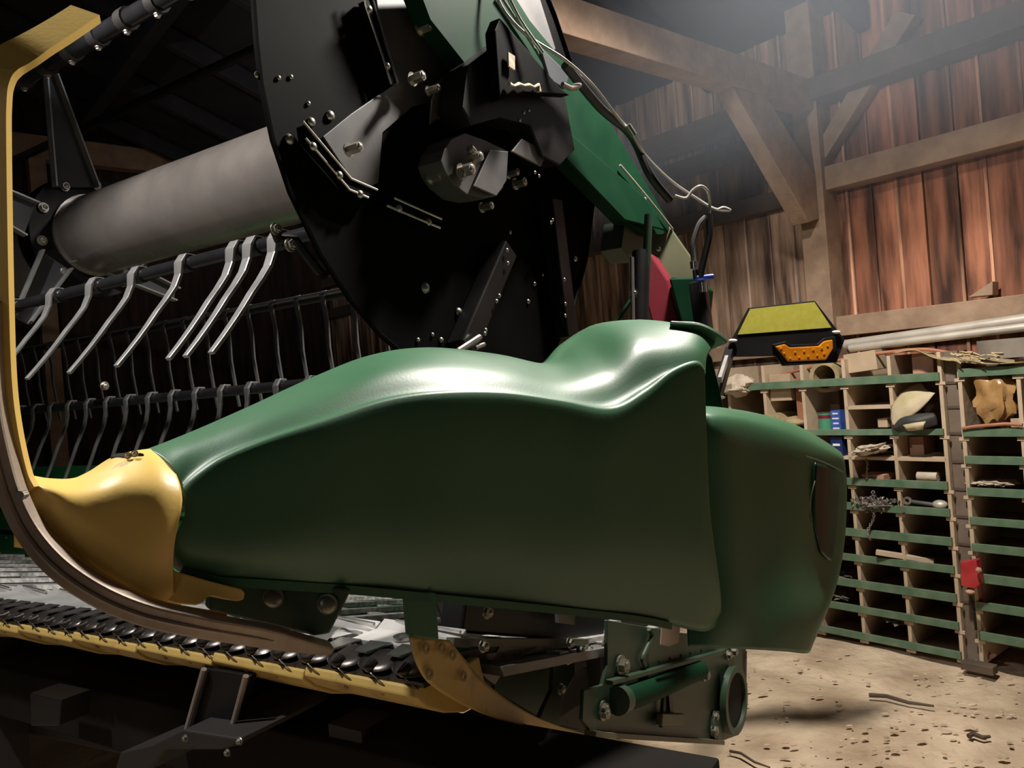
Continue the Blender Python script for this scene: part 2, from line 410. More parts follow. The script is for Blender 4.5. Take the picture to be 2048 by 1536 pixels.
# gray plank post between
sa = cols[0] + .012; sb = cols2[0] - .012
t = thing('plank_post', wp((sa + sb) / 2, 0, -.05), 'gray plank post with dark cross bands between the two pigeonhole shelves', 'post')
bb = B(); bb.box(wp((sa + sb) / 2, ztop / 2 + .0, -.06), WD * (sb - sa) / 2, Z * (ztop / 2), WN * .03); bb.build('plank', 'graypost', t, bevel=.002)
for y in (765, 815, 868, 925, 980, 1035, 1090, 1205):
    z = zs(1915, y); bb = B(); bb.box(wp((sa + sb) / 2, z, -.028), WD * (sb - sa) / 2, Z * .006, WN * .003); bb.build('band', 'timberdark', t)

# ---- stuff in and on the shelves
def onshelf(name, bb, m, label, cat, group=None, smooth=True):
    o = bb.build(name, m, smooth=smooth); return tag(o, label, cat, group)
def zstrip(k): return st[k][0] + .014
def col(k, f=.5): return cols[k] - dc * f      # cell k counted from the post to the left
# pipes on wall pegs
bb = B(); p = wh(1690, 690, -.2); q = wh(2100, 632, -.2); bb.tube([p, q], .028, 16); onshelf('pipe', bb, 'pipe', 'long pale galvanised pipe lying above the shelves under the timber rail, upper one', 'pipe')
bb = B(); p = wh(1700, 697, -.12); q = wh(2100, 648, -.12); bb.tube([p, q], .02, 16); onshelf('pipe', bb, 'pipe', 'thinner pale pipe lying just below the long galvanised pipe', 'pipe')
# rusty curved rod
pts = [wh(x, y, -.05) for x, y in [(1555, 752), (1600, 740), (1660, 725), (1720, 712), (1790, 703), (1850, 699), (1900, 706)]]
bb = B(); bb.tube(catmull(pts, 5), .009, 8); onshelf('rod', bb, 'rust', 'rusty red curved rod lying across the shelf top', 'rod')
# canvas tube roll
ccen = wh(1652, 753, -.05); bb = B(); bb.ring(ccen - WN * .28, WN, .062, .085, .30, 24)
o = onshelf('canvas_roll', bb, 'canvas', 'rolled brown canvas seen end-on above the top strip', 'roll'); 
# gray hoop at the top right
cc = wh(2038, 700, -.12); bb = B(); bb.ring(cc - Z * .03, Z, .15, .165, .085, 40); onshelf('rubber_hoop', bb, 'grayring', 'wide gray round hoop lying on top of the right shelf', 'hoop')
# yellowish sheet draped on top
def sheet(pts_rows, name, m, label, cat, solid=.004):
    bb = loft(pts_rows, 5, 4); o = bb.build(name, m, smooth=True, solid=solid, auto=0); return tag(o, label, cat)
sheet([[wh(x, y, o) for x, y, o in r] for r in [
    [(1772, 706, -.25), (1810, 697, -.25), (1860, 698, -.25), (1920, 706, -.25), (1990, 715, -.25), (2048, 722, -.22)],
    [(1782, 705, -.1), (1815, 700, -.1), (1860, 706, -.1), (1915, 712, -.1), (1985, 722, -.1), (2048, 730, -.08)],
    [(1792, 706, .03), (1830, 700, .03), (1868, 716, .03), (1905, 722, .03), (1975, 728, .04), (2048, 724, .03)]]],
    'canvas_sheet', 'canvas', 'frayed olive and yellow canvas sheet draped across the gap between the shelf tops', 'sheet')
bb = B()
for k in range(26):
    x = random.uniform(1895, 1985); y = random.uniform(704, 722); p = wh(x, y, .04); q = wh(x + random.uniform(8, 26), y + random.uniform(-2, 8), .05)
    bb.tube([p, (p + q) / 2 + Z * random.uniform(-.004, .01), q], .0025, 5)
tag(bb.build('straw', 'straw'), 'pale yellow straw lying on the canvas sheet on the shelf tops', 'straw', kind='stuff')
# white cloth on left
bb = B(); c = wh(1478, 772, -.02); bb.blob(c, WD * .10, WN * .08, Z * .06, 3, .45, 2.2, 26, 14); bb.blob(c + WD * .03 + WN * .05 - Z * .02, WD * .06, WN * .05, Z * .022, 5, .7, 3, 20, 10)
onshelf('cloth', bb, 'cloth', 'crumpled off-white cloth on the left end of the top strip', 'cloth')
# cartons in cells of top left
def boxat(px, py, w, h, d, off, m, name, label, cat, group=None, rz=0.0, tilt=0.0):
    c = wh(px, py, off); bb = B()
    a = (WD * math.cos(rz) + WN * math.sin(rz)); n = (WN * math.cos(rz) - WD * math.sin(rz)); u = Z
    a2 = a * math.cos(tilt) + u * math.sin(tilt); u2 = u * math.cos(tilt) - a * math.sin(tilt)
    bb.box(c - n * d / 2, a2 * w / 2, u2 * h / 2, n * d / 2)
    o = bb.build(name, m, bevel=.002); return tag(o, label, cat, group)
boxat(1560, 775, .13, .15, .15, -.03, 'cardboard', 'carton', 'pale carton standing behind the top strip in the second cell from the left', 'carton')
boxat(1598, 800, .035, .24, .18, -.05, 'redpaint' if 0 else 'rust', 'board', 'reddish upright board left of the canvas roll', 'board')
boxat(1720, 724, .17, .10, .12, -.04, 'cardboard', 'carton', 'flat pale carton on the shelf top right of the canvas roll', 'carton', tilt=.08)
boxat(1845, 727, .10, .10, .12, -.06, 'brick', 'carton', 'pinkish carton on the shelf top left of the gray plank post', 'carton')
# rolled mat
bb = B(); c = wh(1560, 840, -.10); bb.ring(c - WN * .15, WN, .018, .045, .3, 20)
q = c + WD * .09 - Z * .01; bb.blob(q, WD * .1, WN * .12, Z * .03, 9, .3)
onshelf('mat_roll', bb, 'canvas', 'rolled olive mat lying in the second row cell above the green shield', 'mat')
# cans
c = wh(1652, 857, -.06); bb = B(); bb.cyl(V((c.x, c.y, zstrip(1))), Z, .036, .10, 24); t = onshelf('can', bb, 'greencan', 'green metal can standing beside the blue can', 'can')
bb = B(); bb.cyl(V((c.x, c.y, zstrip(1) + .1)), Z, .037, .004, 24); bb.build('lid', 'steel', t)
bb = B(); bb.cyl(V((c.x, c.y, zstrip(1) + .072)), Z, .0365, .018, 24); bb.build('band', 'reddark', t)
c = wh(1678, 850, -.05); bb = B(); bb.box(V((c.x, c.y, zstrip(1) + .057)), WD * .026, Z * .057, WN * .03); t = onshelf('can', bb, 'bluebox', 'blue and white oblong can right of the green can', 'can', smooth=False)
def text(s_, name, p, xdir, ydir, size, m, parent):
    cu = bpy.data.curves.new(name, 'FONT'); cu.body = s_; cu.size = size; cu.extrude = .0004; cu.align_x = 'CENTER'; cu.align_y = 'CENTER'
    tmp = bpy.data.objects.new('tmp', cu); COL.objects.link(tmp); dg = bpy.context.evaluated_depsgraph_get()
    me = bpy.data.meshes.new_from_object(tmp.evaluated_get(dg)); bpy.data.objects.remove(tmp)
    me.materials.clear(); me.materials.append(M[m]); n = xdir.cross(ydir)
    for v in me.vertices: v.co = xdir * v.co.x + ydir * v.co.y + n * v.co.z
    o = bpy.data.objects.new(name, me); link(o, parent, p); return o
for k in range(4):
    bb = B(); bb.box(V((c.x, c.y, zstrip(1) + .02 + k * .026)) + WN * .031, WD * (.018 - .003 * (k % 2)), Z * .004, WN * .001); bb.build('print', 'white', t)
c = wh(1680, 895, -.04); zb = zp2 + .008
bb = B(); bb.box(V((c.x, c.y, zb + .05)), WD * .032, Z * .05, WN * .035); t = onshelf('box', bb, 'navy', 'navy blue box with white print below the blue can', 'box', smooth=False)
bb = B(); bb.box(V((c.x, c.y, zb + .06)) + WN * .0355, WD * .02, Z * .006, WN * .001); bb.build('print', 'white', t)
# cloth/bag lumps in cells
def lump(px, py, off, sx, sy, sz, m, name, label, cat, seed=1, amp=.4, fr=2.5, tilt=0.0):
    c = wh(px, py, off); bb = B(); a = WD * math.cos(tilt) + Z * math.sin(tilt); u = Z * math.cos(tilt) - WD * math.sin(tilt)
    bb.blob(c, a * sx, WN * sy, u * sz, seed, amp, fr, 26, 14); return onshelf(name, bb, m, label, cat)
# yellow bag with black lining in cell right of centre
t = thing('bag', wh(1830, 850, .0), 'tan and yellow bag with black folds in the cell left of the gray post', 'bag')
def part_sheet(rows, name, m, parent, solid=.004):
    bb = loft(rows, 5, 4); return bb.build(name, m, parent, smooth=True, solid=solid, auto=0)
part_sheet([[wh(x, y, o) for x, y, o in r] for r in [
    [(1782, 838, .02), (1784, 812, 0), (1800, 790, -.03), (1822, 772, -.06), (1842, 766, -.08)],
    [(1786, 850, .05), (1796, 826, .05), (1815, 806, .04), (1838, 792, .0), (1856, 782, -.04)],
    [(1796, 852, .04), (1812, 840, .05), (1834, 824, .04), (1852, 808, .0), (1870, 786, -.02)]]], 'flap', 'yellowrag', t)
part_sheet([[wh(x, y, o) for x, y, o in r] for r in [
    [(1783, 854, .02), (1800, 832, .04), (1830, 828, .04), (1866, 826, .02)],
    [(1786, 858, .06), (1804, 846, .07), (1836, 842, .07), (1872, 832, .03)],
    [(1800, 858, .03), (1815, 860, .06), (1840, 858, .05), (1876, 850, .02)]]], 'fold', 'blackrag', t)
part_sheet([[wh(x, y, o) for x, y, o in r] for r in [
    [(1806, 850, .08), (1830, 846, .08), (1852, 843, .07)],
    [(1812, 858, .08), (1832, 852, .09), (1848, 850, .08)],
    [(1816, 861, .06), (1834, 860, .08), (1846, 858, .07)]]], 'piping', 'yellowrag', t, .006)
boxat(1765, 846, .05, .045, .1, -.05, 'cardboard', 'tube', 'short pale cardboard tube left of the tan bag', 'tube')
lump(1745, 898, .0, .075, .12, .022, 'cloth', 'glove', 'grubby gray glove sticking out above the brick', 'glove', 4, .6, 3, .15)
boxat(1833, 893, .07, .10, .14, -.12, 'brick', 'block', 'reddish wooden block standing in the cell left of the gray post, second row', 'block')
boxat(1745, 955, .115, .028, .12, .0, 'brick', 'brick', 'pinkish brick lying on the third green strip', 'brick')
bb = B(); c = wh(1855, 953, -.05); bb.tube([c - WD * .045, c + WD * .05], .024, 18); onshelf('roll', bb, 'cloth', 'short off-white roll in the cell right of the brick', 'roll')
# chain pile
bb = B(); rr = random.Random(5); bb.blob(wh(1750, 1008, .0), WD * .075, WN * .05, Z * .018, 4, .5, 4)
for k in range(90):
    x = 1748 + rr.gauss(0, 20); y = 1003 + rr.gauss(0, 8) + abs(x - 1748) * .15
    c = wh(x, y, rr.uniform(-.03, .04)); d = V((rr.gauss(0, 1), rr.gauss(0, 1), rr.gauss(0, 1))).normalized()
    bb.ring(c, d, .006, .011, .005, 8)
tag(bb.build('chain_pile', 'chain', smooth=True), 'tangled heap of dirty chain on the fourth green strip', 'chain')
bb = B()
for k in range(16):
    c = wh(1742 + 6 * math.sin(k * .4), 1015 + k * 4.2, .03); bb.ring(c, WD if k % 2 else WN, .004, .008, .004, 8)
tag(bb.build('hanging_chain', 'chain', smooth=True), 'short length of chain hanging below the chain heap', 'chain')
bb = B()
for k in range(9):
    c = wh(1733 + 1.2 * k % 3, 920 + k * 4.4, .02); bb.ring(c, WD if k % 2 else WN, .003, .007, .004, 8)
tag(bb.build('hanging_chain', 'chain', smooth=True), 'thin rusty chain hanging above the brick', 'chain')
# drawbar pin
t = thing('hitch_pin', wh(1850, 1012, -.02), 'gray steel hitch pin with a domed head right of the chain heap', 'pin')
bb = B(); bb.tube([wh(1822, 1003, -.02), wh(1872, 1010, -.01)], .010, 12); bb.build('shank', 'grayplate', t, smooth=True)
bb = B(); c = wh(1880, 1009, -.01); bb.blob(c, WD * .035, WN * .03, Z * .022, 1, .05); bb.build('head', 'pipe', t, smooth=True)
bb = B(); c = wh(1816, 1001, -.02); bb.ring(c, WN, .010, .020, .01, 16); bb.build('ring', 'chain', t, smooth=True)
# loose slat across cells
bb = B(); bb.beam(wh(1752, 1104, .03), wh(1868, 1122, -.06), .03, .024); tag(bb.build('slat', 'plywood', bevel=.002), 'pale loose wooden slat lying across two cells', 'slat')
# junk lumps in lower cells
for px, py, lab in [(1690, 1147, 'gray rubble heap in the cell beside the green shield, sixth strip'), (1695, 1185, 'dark rubble heap in the cell beside the green shield, seventh strip'),
                    (1810, 1235, 'dusty flat heap in the bottom cells left of the gray post')]:
    lump(px, py, -.12, .08, .1, .022, 'chain', 'scrap_heap', lab, 'scrap', px, .9, 5)
# right shelf
t = lump(1988, 800, -.03, .085, .05, .12, 'bagorange', 'plastic_bag', 'crinkled orange see-through bag hanging in the right shelf', 'bag', 8, .5, 2.2)
bb = B(); bb.tube(catmull([wh(x, y, .02) for x, y in [(1925, 857), (1950, 853), (1985, 850), (2012, 848), (2045, 850)]], 4), .008, 8); onshelf('rope', bb, 'rust', 'brown rope lying on the second strip of the right shelf', 'rope')
boxat(2036, 846, .06, .04, .1, -.02, 'cardboard', 'carton', 'small pale carton at the right edge on the second strip of the right shelf', 'carton')
lump(1985, 965, -.08, .10, .08, .012, 'cloth', 'rag', 'thin gray rag in the fourth row of the right shelf', 'rag', 6, .6, 4)
# red farm jack
t = thing('farm_jack', V((wh(1965, 1320, .08).x, wh(1965, 1320, .08).y, 0)), 'red jack with a long bar leaning against the gray plank post', 'jack')
bb = B(); bb.prism([wh(x, y, .08) for x, y in [(1920, 1124), (1952, 1120), (1960, 1168), (1950, 1178), (1922, 1172)]], -WN * .05); bb.build('jack_body', 'redpaint', t, bevel=.004)
bb = B(); bb.tube([wh(1957, 1140, .06), floorhit(1972, 1308, .02)], .009, 10); bb.build('bar', 'reddark', t, smooth=True)
bb = B(); bb.tube([wh(1936, 1176, .07), wh(1948, 1220, .06), wh(1952, 1260, .06)], .006, 8); bb.build('link_rod', 'black', t, smooth=True)
bb = B(); bb.blob(wh(1940, 1184, .1), WD * .02, WN * .015, Z * .01, 1, .3); bb.blob(wh(1957, 1140, .1), WD * .012, WN * .015, Z * .012, 2, .3); bb.build('pawl', 'brick', t, smooth=True)
c = floorhit(1950, 1318, .02); bb = B(); bb.blob(c, WD * .075 + Z * .03, WN * .03, Z * .02, 2, .5, 3); tag(bb.build('brick_shard', 'brick', smooth=True), 'pinkish shard leaning at the foot of the red jack', 'shard')
c = floorhit(1958, 1334, .02); bb = B(); bb.box(c, WD * .07, WN * .03, Z * .02); tag(bb.build('wood_block', 'timberdark', bevel=.004), 'dark wood offcut on the floor at the foot of the gray plank post', 'block')
# floor debris
for k, (x0, y0, x1, y1, r, lab) in enumerate([(1738, 1390, 1868, 1412, .010, 'broken brown stick on the dirt floor in front of the shelves'),
        (1938, 1473, 1980, 1473, .011, 'short flat brown stick near the right bottom corner'),
        (1460, 1502, 1540, 1535, .006, 'thin dark twig on the floor beside the end frame')]):
    p = floorhit(x0, y0, .012); q = floorhit(x1, y1, .012); bb = B()
    bb.tube([p, p.lerp(q, .3) + V((0, .015, .004)), p.lerp(q, .6) - V((0, .01, 0)), q], [r, r * .9, r * .8, r * .5], 7)
    tag(bb.build('stick', 'timberdark'), lab, 'stick')
bb = B(); rr = random.Random(11)
for k in range(200):
    px = rr.uniform(1440, 2080); py = rr.uniform(1290 if px < 1700 else 1340, 1560); p = floorhit(px, py, 0)
    r = rr.uniform(.003, .009)
    bb.blob(p + Z * r * .2, V((r * rr.uniform(1, 2.6), 0, 0)), V((0, r * rr.uniform(.8, 1.4), 0)), Z * r * .5, k, .4, 2, 7, 4)
tag(bb.build('floor_crumbs', 'floor', smooth=True), 'loose dirt crumbs and chaff scattered over the dirt floor', 'crumbs', kind='stuff')

# ================================================================== HEADER
HB = hp(1.6, 1.7, 0); HB.z = 0
HD = thing('combine_header', HB, 'green and yellow combine harvester header with black reel, resting on the black trailer', 'harvester header')
# ---- end shield loft.  station: [bottom ... shoulder ... crown ... inner] as (px,py,t)
def T(px):   # depth of the outer skin over image x
    k = [(0, 1.10), (200, 1.13), (370, 1.17), (600, 1.24), (900, 1.40), (1200, 1.60), (1410, 1.78), (1550, 2.0), (1690, 2.35)]
    for (a, ta), (b_, tb) in zip(k, k[1:]):
        if px <= b_: return ta + (tb - ta) * (px - a) / (b_ - a)
    return k[-1][1]
def station(bot, low, mid, sh, up, crown, d1, d2, inner):
    # d1 extra depth at 'up', d2 extra depth at crown
    r = []
    r.append(at(bot[0], bot[1], T(bot[0]) + .03)); r.append(at(low[0], low[1], T(low[0])))
    r.append(at(mid[0], mid[1], T(mid[0]) + .0)); r.append(at(sh[0], sh[1], T(sh[0]) + .006))
    r.append(at(sh[0] + .25 * (up[0] - sh[0]), sh[1] + .25 * (up[1] - sh[1]), T(sh[0]) + .006 + d1 * .28))
    d1 = d1 * 1.0
    r.append(at(up[0], up[1], T(up[0]) + d1)); r.append(at(crown[0], crown[1], T(crown[0]) + d2))
    c = at(crown[0], crown[1], T(crown[0]) + d2)
    r.append(c + HL * .06 - Z * .02); r.append(c + HL * .10 - Z * inner)
    return r
rows = [
 station((340, 1112), (349, 1078), (369, 1030), (366, 985), (340, 932), (296, 905), .03, .07, .12),
 station((362, 1142), (372, 1100), (392, 1020), (392, 960), (368, 905), (340, 890), .045, .09, .14),
 station((430, 1160), (435, 1110), (440, 1010), (445, 925), (430, 875), (420, 857), .055, .12, .14),
 station((520, 1166), (525, 1110), (530, 1000), (535, 890), (530, 835), (525, 812), .06, .14, .16),
 station((640, 1174), (640, 1100), (640, 980), (645, 855), (648, 790), (650, 756), .07, .17, .18),
 station((760, 1185), (760, 1100), (765, 960), (770, 815), (765, 745), (762, 714), .08, .20, .20),
 station((880, 1197), (880, 1100), (880, 960), (885, 800), (880, 735), (872, 700), .09, .22, .22),
 station((1000, 1208), (1000, 1100), (1005, 960), (1010, 800), (1005, 745), (1000, 712), .10, .25, .22),
 station((1100, 1218), (1100, 1110), (1105, 970), (1120, 815), (1118, 765), (1105, 730), .12, .30, .20),
 station((1190, 1226), (1190, 1110), (1195, 980), (1220, 832), (1205, 740), (1150, 690), .14, .40, .20),
 station((1270, 1236), (1270, 1110), (1275, 980), (1290, 800), (1270, 690), (1215, 652), .13, .38, .22),
 station((1340, 1250), (1340, 1110), (1340, 980), (1345, 760), (1335, 690), (1310, 645), .09, .26, .25),
 station((1408, 1262), (1412, 1130), (1400, 1000), (1392, 745), (1392, 695), (1385, 658), .06, .15, .25),
 station((1438, 1245), (1440, 1190), (1418, 1020), (1408, 760), (1412, 715), (1428, 684), .05, .10, .25),
]
sh = loft(rows, 6, 6).build('end_shield', 'green', HD, smooth=True, solid=.006, auto=0)
sh['label'] = 'large glossy green end shield'
# lip at the rear of the hump
pts = catmull([at(x, y, T(x) + d) for x, y, d in [(1340, 655, .19), (1385, 660, .14), (1420, 675, .10), (1439, 690, .08)]], 5)
bb = B(); bb.sweep(pts, .05, .012, HL); bb.build('hood_lip', 'green', sh, bevel=.003)
# rolled lower flange
pts = catmull([at(x, y, T(x) + .02) for x, y in [(362, 1143), (430, 1161), (520, 1168), (700, 1180), (900, 1199), (1100, 1219), (1270, 1238), (1340, 1252)]], 5)
bb = B(); bb.sweep(pts, .012, .014, HL); bb.build('lower_flange', 'green', sh, smooth=True)
# ---- rear shield
def st2_(pts): return [at(x, y, t) for x, y, t in pts]
rows = [
 st2_([(1376, 1292, 1.84), (1374, 1240, 1.86), (1376, 1120, 1.87), (1380, 980, 1.88), (1385, 850, 1.88), (1388, 822, 1.92), (1390, 815, 2.04), (1392, 850, 2.09)]),
 st2_([(1440, 1295, 1.84), (1448, 1235, 1.84), (1447, 1120, 1.86), (1440, 980, 1.87), (1436, 855, 1.88), (1436, 826, 1.93), (1440, 818, 2.05), (1440, 850, 2.1)]),
 st2_([(1510, 1299, 1.88), (1515, 1235, 1.90), (1515, 1120, 1.94), (1512, 980, 1.96), (1508, 868, 1.98), (1508, 838, 2.03), (1512, 830, 2.15), (1512, 870, 2.2)]),
 st2_([(1570, 1303, 1.94), (1590, 1225, 1.98), (1592, 1110, 2.04), (1588, 985, 2.07), (1582, 890, 2.08), (1580, 858, 2.13), (1582, 850, 2.25), (1582, 890, 2.3)]),
 st2_([(1612, 1306, 2.00), (1636, 1220, 2.06), (1642, 1110, 2.16), (1638, 985, 2.18), (1634, 912, 2.18), (1632, 884, 2.22), (1632, 875, 2.34), (1632, 910, 2.4)]),
 st2_([(1622, 1292, 2.06), (1662, 1190, 2.16), (1680, 1090, 2.28), (1684, 985, 2.32), (1682, 930, 2.32), (1680, 912, 2.34), (1678, 905, 2.44), (1678, 930, 2.5)]),
 st2_([(1624, 1286, 2.16), (1668, 1180, 2.28), (1687, 1085, 2.42), (1692, 985, 2.46), (1689, 935, 2.46), (1686, 920, 2.48), (1682, 915, 2.54), (1682, 935, 2.6)]),
]
rs = loft(rows, 6, 6).build('rear_shield', 'green', HD, smooth=True, solid=.006, auto=0)
rs['label'] = 'rear part of the green shield'
# proud plate; its dark colour stands in for the oval recess, with seam
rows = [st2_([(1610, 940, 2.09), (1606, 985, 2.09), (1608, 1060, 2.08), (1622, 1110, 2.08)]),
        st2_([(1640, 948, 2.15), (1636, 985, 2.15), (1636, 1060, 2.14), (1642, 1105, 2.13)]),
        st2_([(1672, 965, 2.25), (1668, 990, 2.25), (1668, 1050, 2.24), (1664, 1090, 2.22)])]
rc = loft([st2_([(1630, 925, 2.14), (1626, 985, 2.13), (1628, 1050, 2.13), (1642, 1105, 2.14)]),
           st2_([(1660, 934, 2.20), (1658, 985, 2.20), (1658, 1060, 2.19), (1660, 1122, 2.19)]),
           st2_([(1688, 948, 2.36), (1690, 985, 2.36), (1688, 1050, 2.35), (1672, 1110, 2.26)])], 5, 5).build('recess_plate', 'recess', rs, smooth=True, solid=.004, auto=0)
pts = [at(x, y, t) for x, y, t in [(1612, 912, 2.07), (1636, 920, 2.13), (1660, 930, 2.19), (1686, 944, 2.31)]]
bb = B(); bb.tube(catmull(pts, 4), .0022, 6); bb.build('seam', 'green', rs, smooth=True)
pts = [at(x, y, t) for x, y, t in [(1630, 962, 2.085), (1623, 990, 2.07), (1620, 1030, 2.06), (1624, 1045, 2.06)]]
bb = B(); bb.tube(catmull(pts, 4), [.002] * 13, 6); bb.build('decal_edge', 'olive', rs, smooth=True)
# deep green tall box behind the hood lip
bb = B(); bb.prism([at(x, y, 2.1) for x, y in [(1408, 690), (1424, 715), (1440, 780), (1450, 832), (1408, 822)]], V((.02, .3, 0))); bb.build('rear_post', 'greenpaint', HD, bevel=.004)

# ---- nose
def nt(px): return 1.10 + (px - 60) * .00018
def nst(*p):   # (px,py,dt)
    r = [at(x, y, nt(x) + d) for x, y, d in p]
    c = r[-1]; r.append(c + HL * .05 - Z * .02); r.append(c + HL * .07 - Z * .10); return r
rows = [
 nst((54, 992, .01), (58, 980, .01), (58, 972, .01), (58, 967, .015), (60, 962, .03), (64, 958, .045)),
 nst((88, 1036, .0), (94, 1014, .0), (98, 995, .0), (96, 980, .0), (96, 970, .025), (98, 963, .05)),
 nst((128, 1086, .0), (138, 1054, -.005), (144, 1020, -.01), (144, 990, .0), (144, 972, .03), (146, 962, .06)),
 nst((186, 1142, .0), (198, 1104, -.005), (204, 1050, -.01), (200, 990, .0), (196, 958, .035), (194, 943, .07)),
 nst((246, 1182, .0), (256, 1142, -.005), (262, 1070, -.01), (256, 980, .0), (248, 935, .04), (240, 915, .08)),
 nst((300, 1202, .0), (308, 1162, .0), (318, 1080, -.01), (318, 985, .0), (300, 925, .04), (280, 905, .085)),
 nst((352, 1206, .03), (346, 1170, .01), (346, 1090, .0), (362, 1000, .01), (342, 938, .045), (302, 903, .09)),
]
ns = loft(rows, 6, 6).build('divider_nose', 'yellow', HD, smooth=True, solid=.008, auto=0)
ns['label'] = 'yellow plastic divider nose'
bb = B(); bb.prism([at(x, y, nt(x) + .012) for x, y in [(332, 1122), (352, 1142), (420, 1162), (484, 1178), (491, 1186), (488, 1200), (476, 1203), (425, 1192), (416, 1194), (404, 1208), (392, 1211), (352, 1208), (320, 1198)]], HL * .03)
bb.build('nose_tongue', 'yellow', ns, bevel=.004)
bb = B(); bb.prism([at(x, y, 1.19) for x, y in [(245, 915), (262, 905), (288, 906), (290, 913), (262, 922)]], HL * .04); bb.build('clip', 'black', ns, bevel=.002)
for x, y in ((256, 911), (270, 907)): bolt(HD, at(x, y, 1.185), -CD, .004)
# ---- divider rod: hook, upright and curved wear strap
pth = [(172, 28, 1.16), (120, 62, 1.12), (60, 98, 1.08), (14, 128, 1.06), (-6, 165, 1.05), (-8, 230, 1.05), (-6, 400, 1.06), (-2, 600, 1.07), (4, 760, 1.08), (16, 860, 1.09), (36, 950, 1.10), (52, 985, 1.10)]
pts = catmull([at(x, y, t) for x, y, t in pth], 6)
NH = len(pts)
def perph(i):
    d = (pts[min(i + 1, NH - 1)] - pts[max(i - 1, 0)]).normalized(); return d.cross(CD).normalized()
bb = B(); bb.sweep(pts, [.044 if i < 20 else max(.034, .044 - (i - 20) * .001) for i in range(NH)], .012, perph); rod = bb.build('divider_rod', 'yellow', HD, smooth=True)
rod['label'] = 'yellow upright divider rod bent over at the top'
bb = B(); pts2 = [p - CR * .0 - CD * .010 for p in pts[30:]]
pth = [(-22, 600, 1.06), (-16, 800, 1.07), (8, 930, 1.08), (34, 1010, 1.08), (72, 1078, 1.08), (130, 1140, 1.08), (210, 1192, 1.09), (300, 1228, 1.11), (400, 1250, 1.14), (520, 1270, 1.20), (600, 1286, 1.26), (660, 1296, 1.32)]
pts = catmull([at(x, y, t) for x, y, t in pth], 6)
nn = len(pts)
def perp(i):
    d = (pts[min(i + 1, nn - 1)] - pts[max(i - 1, 0)]).normalized(); return d.cross(CD).normalized()
wv = [.030 + .004 * math.sin(i / nn * 3) if i < nn * .85 else .030 * (1 - (i / nn - .85) * 4) for i in range(nn)]
bb = B(); bb.sweep(pts, wv, .022, perp); ws = bb.build('wear_strap', 'taupe', HD, bevel=.004); ws['label'] = 'scuffed bare gray-brown wear strap curving under the nose'
bb = B(); pp = [p + perp(i) * -.0 - CD * .013 for i, p in enumerate(pts)]
bb.tube(pp[8:nn - 10], .0035, 6); bb.build('ridge', 'taupe', ws, smooth=True)
pth = [(46, 985, 1.105), (62, 1020, 1.105), (95, 1070, 1.105), (150, 1122, 1.105), (220, 1170, 1.11), (300, 1208, 1.125), (380, 1226, 1.15), (450, 1236, 1.18)]
pts = catmull([at(x, y, t) for x, y, t in pth], 5)
bb = B(); bb.sweep(pts, .016, .012, CU); bb.build('strap_rim', 'yellowp', ws, bevel=.002)
bb = B(); bb.cyl(at(50, 988, 1.08), -CD, .006, .012, 10); bb.build('strap_bolt', 'bolt', HD, smooth=True)

# ---- green bracket with two bolts and the strap
bb = B(); bb.prism([at(x, y, 1.29) for x, y in [(420, 1180), (520, 1160), (705, 1178), (690, 1210), (660, 1268), (630, 1272), (420, 1222)]], V((-.02, .03, 0)))
br = bb.build('side_bracket', 'greendark', HD, bevel=.004)
for x, y in ((548, 1195), (655, 1208)):
    b2 = B(); b2.dome(at(x, y, 1.287), at(x, y, 0.9) - at(x, y, 1.2), .0155, .007, 20, 4); b2.cyl(at(x, y, 1.288), -CD, .017, .002, 20); b2.build('carriage_bolt', 'boltdull', br, smooth=True)
bb = B(); bb.prism([at(x, y, 1.39) for x, y in [(812, 1180), (872, 1185), (878, 1280), (820, 1272)]], V((-.01, .012, 0))); bb.build('drop_strap', 'green', HD, bevel=.002)

# ---- cutterbar
AK = 1.13                      # aft position of the knife line
zk = ha(835, 1310, AK).z - CZ; zk2 = ha(0, 1208, AK).z - CZ
def kb(px):                    # L and z of the knife line over image x
    r = ray(px, 768); return r
ZK = (zk + zk2) / 2
print('knife z', zk, zk2)
def Lx(px, A, z):              # L at which a header point at (A,z) projects to image x = px
    lo, hi = .2, 14
    f = lambda L: (lambda p: 1024 + F * (p - CAM).dot(CR) / (p - CAM).dot(CD) - px)(hp(L, A, z))
    for _ in range(50):
        m_ = (lo + hi) / 2
        if f(m_) > 0: lo = m_
        else: hi = m_
    return lo
L0 = Lx(850, AK, zk); L1 = 6.5
zL = lambda L: zk + (zk2 - zk) * (L - L0) / (Lx(0, AK, zk2) - L0)
def kp(L, dA=0, dz=0): return hp(L, AK + dA, zL(L) + dz)
cb = B(); cb.prism([kp(L0, .02, -.012), kp(L0, .30, -.06), kp(L0, .30, -.075), kp(L0, .02, -.03)], kp(L1) - kp(L0)); CB = cb.build('cutterbar', 'blackm', HD)
# segmented shining floor plates behind the knife
L = L0; k = 0
while L < L1:
    w = .235
    bb = B(); bb.prism([kp(L, .03, .0), kp(L, .105, -.002), kp(L, .13, .012), kp(L, .13, .004), kp(L, .105, -.012), kp(L, .03, -.01)], HL * (w - .012)); bb.build('floor_plate', 'knife', CB, bevel=.0015)
    if k < 16:
        bb = B(); bb.tube([kp(L, .11, .012), kp(L + w * .8, .13, .016)], .004, 6); bb.build('plate_edge', 'steel', CB)
    L += w; k += 1
